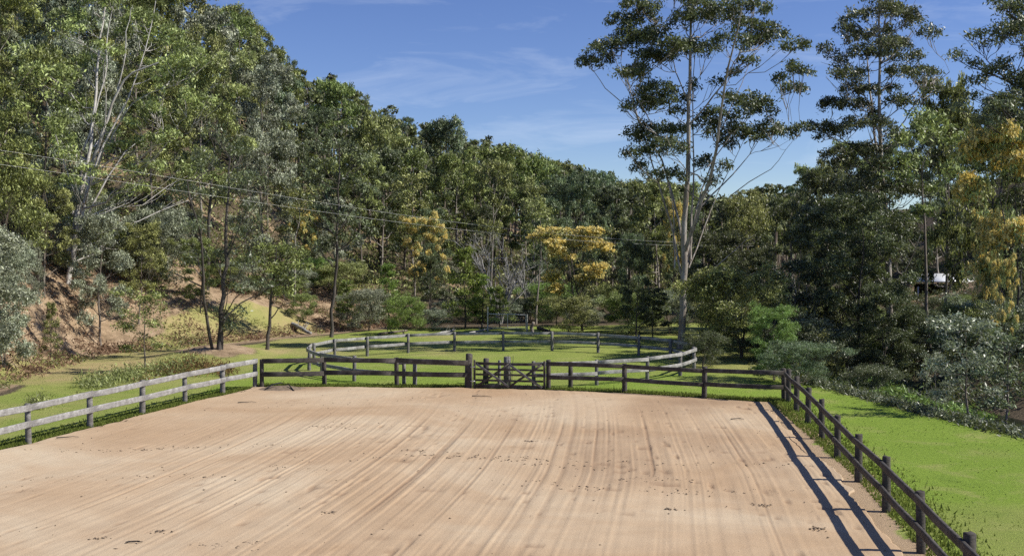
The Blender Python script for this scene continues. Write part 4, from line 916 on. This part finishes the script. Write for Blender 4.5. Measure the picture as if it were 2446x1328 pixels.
# dirt heap under the hose
g = Geo(); n = 14; c = gp(672, 931); V = []; 
U = np.linspace(-1, 1, 22); gx_, gy_ = np.meshgrid(U, U); rr = np.hypot(gx_, gy_); zz = np.clip(1 - rr ** 2, 0, 1) ** 1.3 * .15 + (fbm(gx_ * 4, gy_ * 4, 4) - .5) * .10 * (rr < 1) - .02
I = np.arange(22 * 22).reshape(22, 22); Q = np.stack([I[:-1, :-1], I[:-1, 1:], I[1:, 1:], I[1:, :-1]], -1).reshape(-1, 4)
m, nt, b, out = new_mat('dark_soil'); nt.links.new(ramp(nt, noise(nt, 9), [(.3, (.10, .075, .05)), (.7, (.24, .175, .12))]), b.inputs['Base Color']); b.inputs['Roughness'].default_value = .95; SOIL = m
o = link('dirt_heap', mesh_np('dirt_heap', np.stack([gx_ * 1.15, gy_ * .7, zz], -1).reshape(-1, 3), Q, m, True)); o.location = (c[0], c[1], .06); o['kind'] = 'structure'

# sticks and clods on the sand
def stick(px, py, ln, rot, lb):
    q = gp(px, py); g = Geo(); n = 5; t = np.linspace(0, 1, n); p = np.stack([t * ln * math.cos(rot), t * ln * math.sin(rot), .02 + .02 * np.sin(t * 3)], 1); p[1:-1, :2] += rng.normal(0, .04, (3, 2))
    g.tube(p, np.linspace(.022, .008, n), 5); g.tube([p[2], p[2] + (ln * .2, -.1, .03)], [.01, .005], 4)
    o = link('stick', g.mesh('stick', BM['dark'])); o.location = (q[0], q[1], .05); o['label'] = lb; o['category'] = 'stick'
stick(568, 965, .75, .1, 'small curved dark stick on the sand near the left corner')
stick(1128, 949, .9, -.35, 'thin forked twig on the pale sand in front of the gate')
stick(1745, 1005, .5, 0, 'short twig on the sand near the right far corner')
stick(135, 1050, .7, .2, 'thin twig on the sand beside the leftmost fence post')
stick(300, 1303, .35, .2, 'short dark stick near the bottom edge of the sand at left')
V = []; Fc = []; rg = np.random.default_rng(44); k = 0
def clod(x, y, r_):
    global k
    v = rg.normal(0, 1, (6, 3)) * .12 + np.array([(1, 0, 0), (0, 1, 0), (-1, 0, 0), (0, -1, 0), (0, 0, .7), (0, 0, -.5)]); v *= r_; v[:, 0] *= rg.uniform(1, 2.2); a = rg.uniform(-.5, .5)
    v = np.stack([v[:, 0] * math.cos(a) - v[:, 1] * math.sin(a), v[:, 0] * math.sin(a) + v[:, 1] * math.cos(a), v[:, 2]], 1)
    V.append(v + (x, y, .05 + r_ * .15)); Fc.extend([(k + a_, k + b_, k + c_) for a_, b_, c_ in ((0, 1, 4), (1, 2, 4), (2, 3, 4), (3, 0, 4), (1, 0, 5), (2, 1, 5), (3, 2, 5), (0, 3, 5))]); k += 6
for _ in range(420):
    y = 20 + 29 * rg.uniform() ; x = rg.uniform(xl(y) + .3, float(xr(y)) - .3)
    if float(fbm(np.array([x / 3.]), np.array([y / 1.6]), 66)[0]) > .42 and y < float(np.interp(x, YF_X, YF_Y)) - .2: clod(x, y, rg.uniform(.010, .024))
# hoof tracks: rows of scuffs crossing the arena
for (x0, y0_, x1, y1_, n) in ((30, 1085, 700, 1062, 26), (60, 1148, 560, 1138, 20), (250, 1080, 470, 1070, 18), (950, 1075, 1500, 1130, 40), (1180, 1100, 2000, 1118, 40), (1250, 1160, 1700, 1185, 30), (1480, 1145, 1660, 1150, 20), (880, 1090, 1300, 1098, 26), (480, 1300, 620, 1312, 10), (730, 1020, 860, 1028, 16), (1300, 1170, 2010, 1180, 24), (640, 1120, 790, 1132, 12)):
    for i in range(n):
        f = i / n; q = gp(x0 + (x1 - x0) * f + rg.normal(0, 8), y0_ + (y1_ - y0_) * f + rg.normal(0, 4))
        for _ in range(rg.integers(1, 4)): clod(q[0] + rg.normal(0, .06), q[1] + rg.normal(0, .05), rg.uniform(.010, .026))
for px, py in ((505, 1310), (783, 1228), (610, 1300), (240, 1290), (380, 1275), (1490, 1150), (1275, 1058), (1600, 1220), (1815, 1210), (1960, 1268)):
    q = gp(px, py)
    for _ in range(14): clod(q[0] + rg.normal(0, .13), q[1] + rg.normal(0, .08), rg.uniform(.012, .034))
link('dirt_clods', mesh_np('dirt_clods', np.vstack(V), Fc, SOIL), kind='stuff', label='scattered dark clods and hoof scuffs on the sand')

# ------------------------------------------------------------------ open shed beyond the creek
sx, sy = PX(2240, 108), 108.; sz = 6.3 - (703 - 600) / F * 108
m, nt, b, out = new_mat('roof_iron'); nt.links.new(ramp(nt, noise(nt, .6), [(.3, (.66, .68, .71)), (.7, (.78, .80, .82))]), b.inputs['Base Color']); b.inputs['Roughness'].default_value = .45; b.inputs['Metallic'].default_value = .2; ROOF = m
m, nt, b, out = new_mat('tan_panel'); b.inputs['Base Color'].default_value = (.55, .45, .32, 1); b.inputs['Roughness'].default_value = .8; TAN = m
zg = min(sz, Hf(sx, sy)); e = empty('open_shed', (sx, sy, zg), 'open-sided shed with pale hipped iron roof among trees beyond the creek', 'shed')
dz = sz - zg; w2, dp = 3.0, 2.2; zr = dz + 1.35; zt = zr + .75
ov = np.array([(-w2, -dp, zr), (w2, -dp, zr), (w2, dp, zr), (-w2, dp, zr), (-w2 + 1.7, 0, zt), (w2 - 1.7, 0, zt)])
for nm, ids in (('roof_front', (0, 1, 5, 4)), ('roof_back', (2, 3, 4, 5)), ('roof_end', (1, 2, 5, 5)), ('roof_end', (3, 0, 4, 4))):
    p = ov[list(ids)]; n_ = np.cross(p[1] - p[0], p[2] - p[0]); n_ /= np.linalg.norm(n_); g = Geo(); g.add(np.vstack([p, p - n_ * .08]), [(0, 1, 2, 3), (7, 6, 5, 4), (0, 4, 5, 1), (1, 5, 6, 2), (2, 6, 7, 3), (3, 7, 4, 0)])
    link(nm, g.mesh(nm, ROOF), e)
for x_, y_ in ((-w2 + .3, -dp + .3), (.7, -dp + .3), (w2 - .3, -dp + .3), (-w2 + .3, dp - .3), (w2 - .3, dp - .3)):
    g = Geo(); g.box((x_, y_, (zr - 1.0) / 2 - .3), .13, .13, zr + .6); link('post', g.mesh('post', METAL), e)
g = Geo(); g.box((0, dp - .2, zr - .9), 3.2, .06, 1.1); link('back_wall', g.mesh('back_wall', WOOD_D), e)
g = Geo(); g.box((0, -dp - .03, zr - .03), 2 * w2 + .1, .05, .12); link('gutter', g.mesh('gutter', METAL), e)
tx = PX(2152, 108); o = link('tan_hut', None) if False else None
e2 = empty('small_hut', (tx, 109, Hf(tx, 109)), 'small tan hut glimpsed between trunks beside the open shed', 'hut')
hb = (6.3 - (686 - 600) / F * 109) - Hf(tx, 109); g = Geo(); g.box((0, 0, hb / 2 + .25), 1.1, 1.6, hb + .5); link('wall', g.mesh('wall', TAN), e2)
g = Geo(); g.box((0, 0, hb + .55), 1.4, 2.0, .1); link('roof', g.mesh('roof', ROOF), e2)

# ------------------------------------------------------------------ overhead wires
m, nt, b, out = new_mat('wire_aluminium'); b.inputs['Base Color'].default_value = (.45, .45, .43, 1); b.inputs['Roughness'].default_value = .4; b.inputs['Metallic'].default_value = .3; WIRE = m
def wire(label, cols, d0, d1, pxA, pxB):
    g = Geo(); pts = []
    cp = np.linspace(pxA, pxB, 40); pxs = [c[0] for c in cols]; pys = [c[1] for c in cols]
    co_ = np.polyfit(pxs, pys, 3)
    for c in cp:
        f = (c - pxA) / (pxB - pxA); inv = (1 - f) / d0 + f / d1; pts.append(P(c, float(np.polyval(co_, c)), 1 / inv))
    pts = np.array(pts); g.tube(pts - pts[0], np.linspace(.004, .008, len(pts)), 5); o = link('overhead_wire', g.mesh('overhead_wire', WIRE, True)); o.location = pts[0]
    o['label'] = label; o['category'] = 'wire'; o['group'] = 'power lines crossing the valley'
wire('upper overhead power wire crossing in front of the left forest', [(0, 358), (400, 427), (696, 469), (1007, 520), (1230, 546), (1430, 571), (1640, 580), (1800, 582)], 42, 95, -120, 1800)
wire('lower overhead power wire crossing in front of the left forest', [(0, 393), (400, 452), (696, 495), (978, 534), (1145, 554), (1430, 578), (1640, 586), (1800, 588)], 42, 95, -120, 1800)

# labels that two look-alike neighbours would share: say which of them it is
from collections import defaultdict
by = defaultdict(list)
for o in S.objects:
    if o.get('category') and o.get('group') != 'power lines crossing the valley': by[o['label']].append(o)
for lb, os_ in by.items():
    if len(os_) < 2: continue
    os_.sort(key=lambda o: o.location.x / max(o.location.y, 1))
    wds = {2: ('left one', 'right one'), 3: ('left one', 'middle one', 'right one'), 4: ('far left', 'left middle', 'right middle', 'far right')}.get(len(os_))
    if wds:
        for o, w_ in zip(os_, wds): o['label'] = lb + ', ' + w_
print('tris', sum(len(m.polygons) for m in bpy.data.meshes) * 2, 'trees', sum(1 for o in S.objects if o.get('category') == 'tree'))
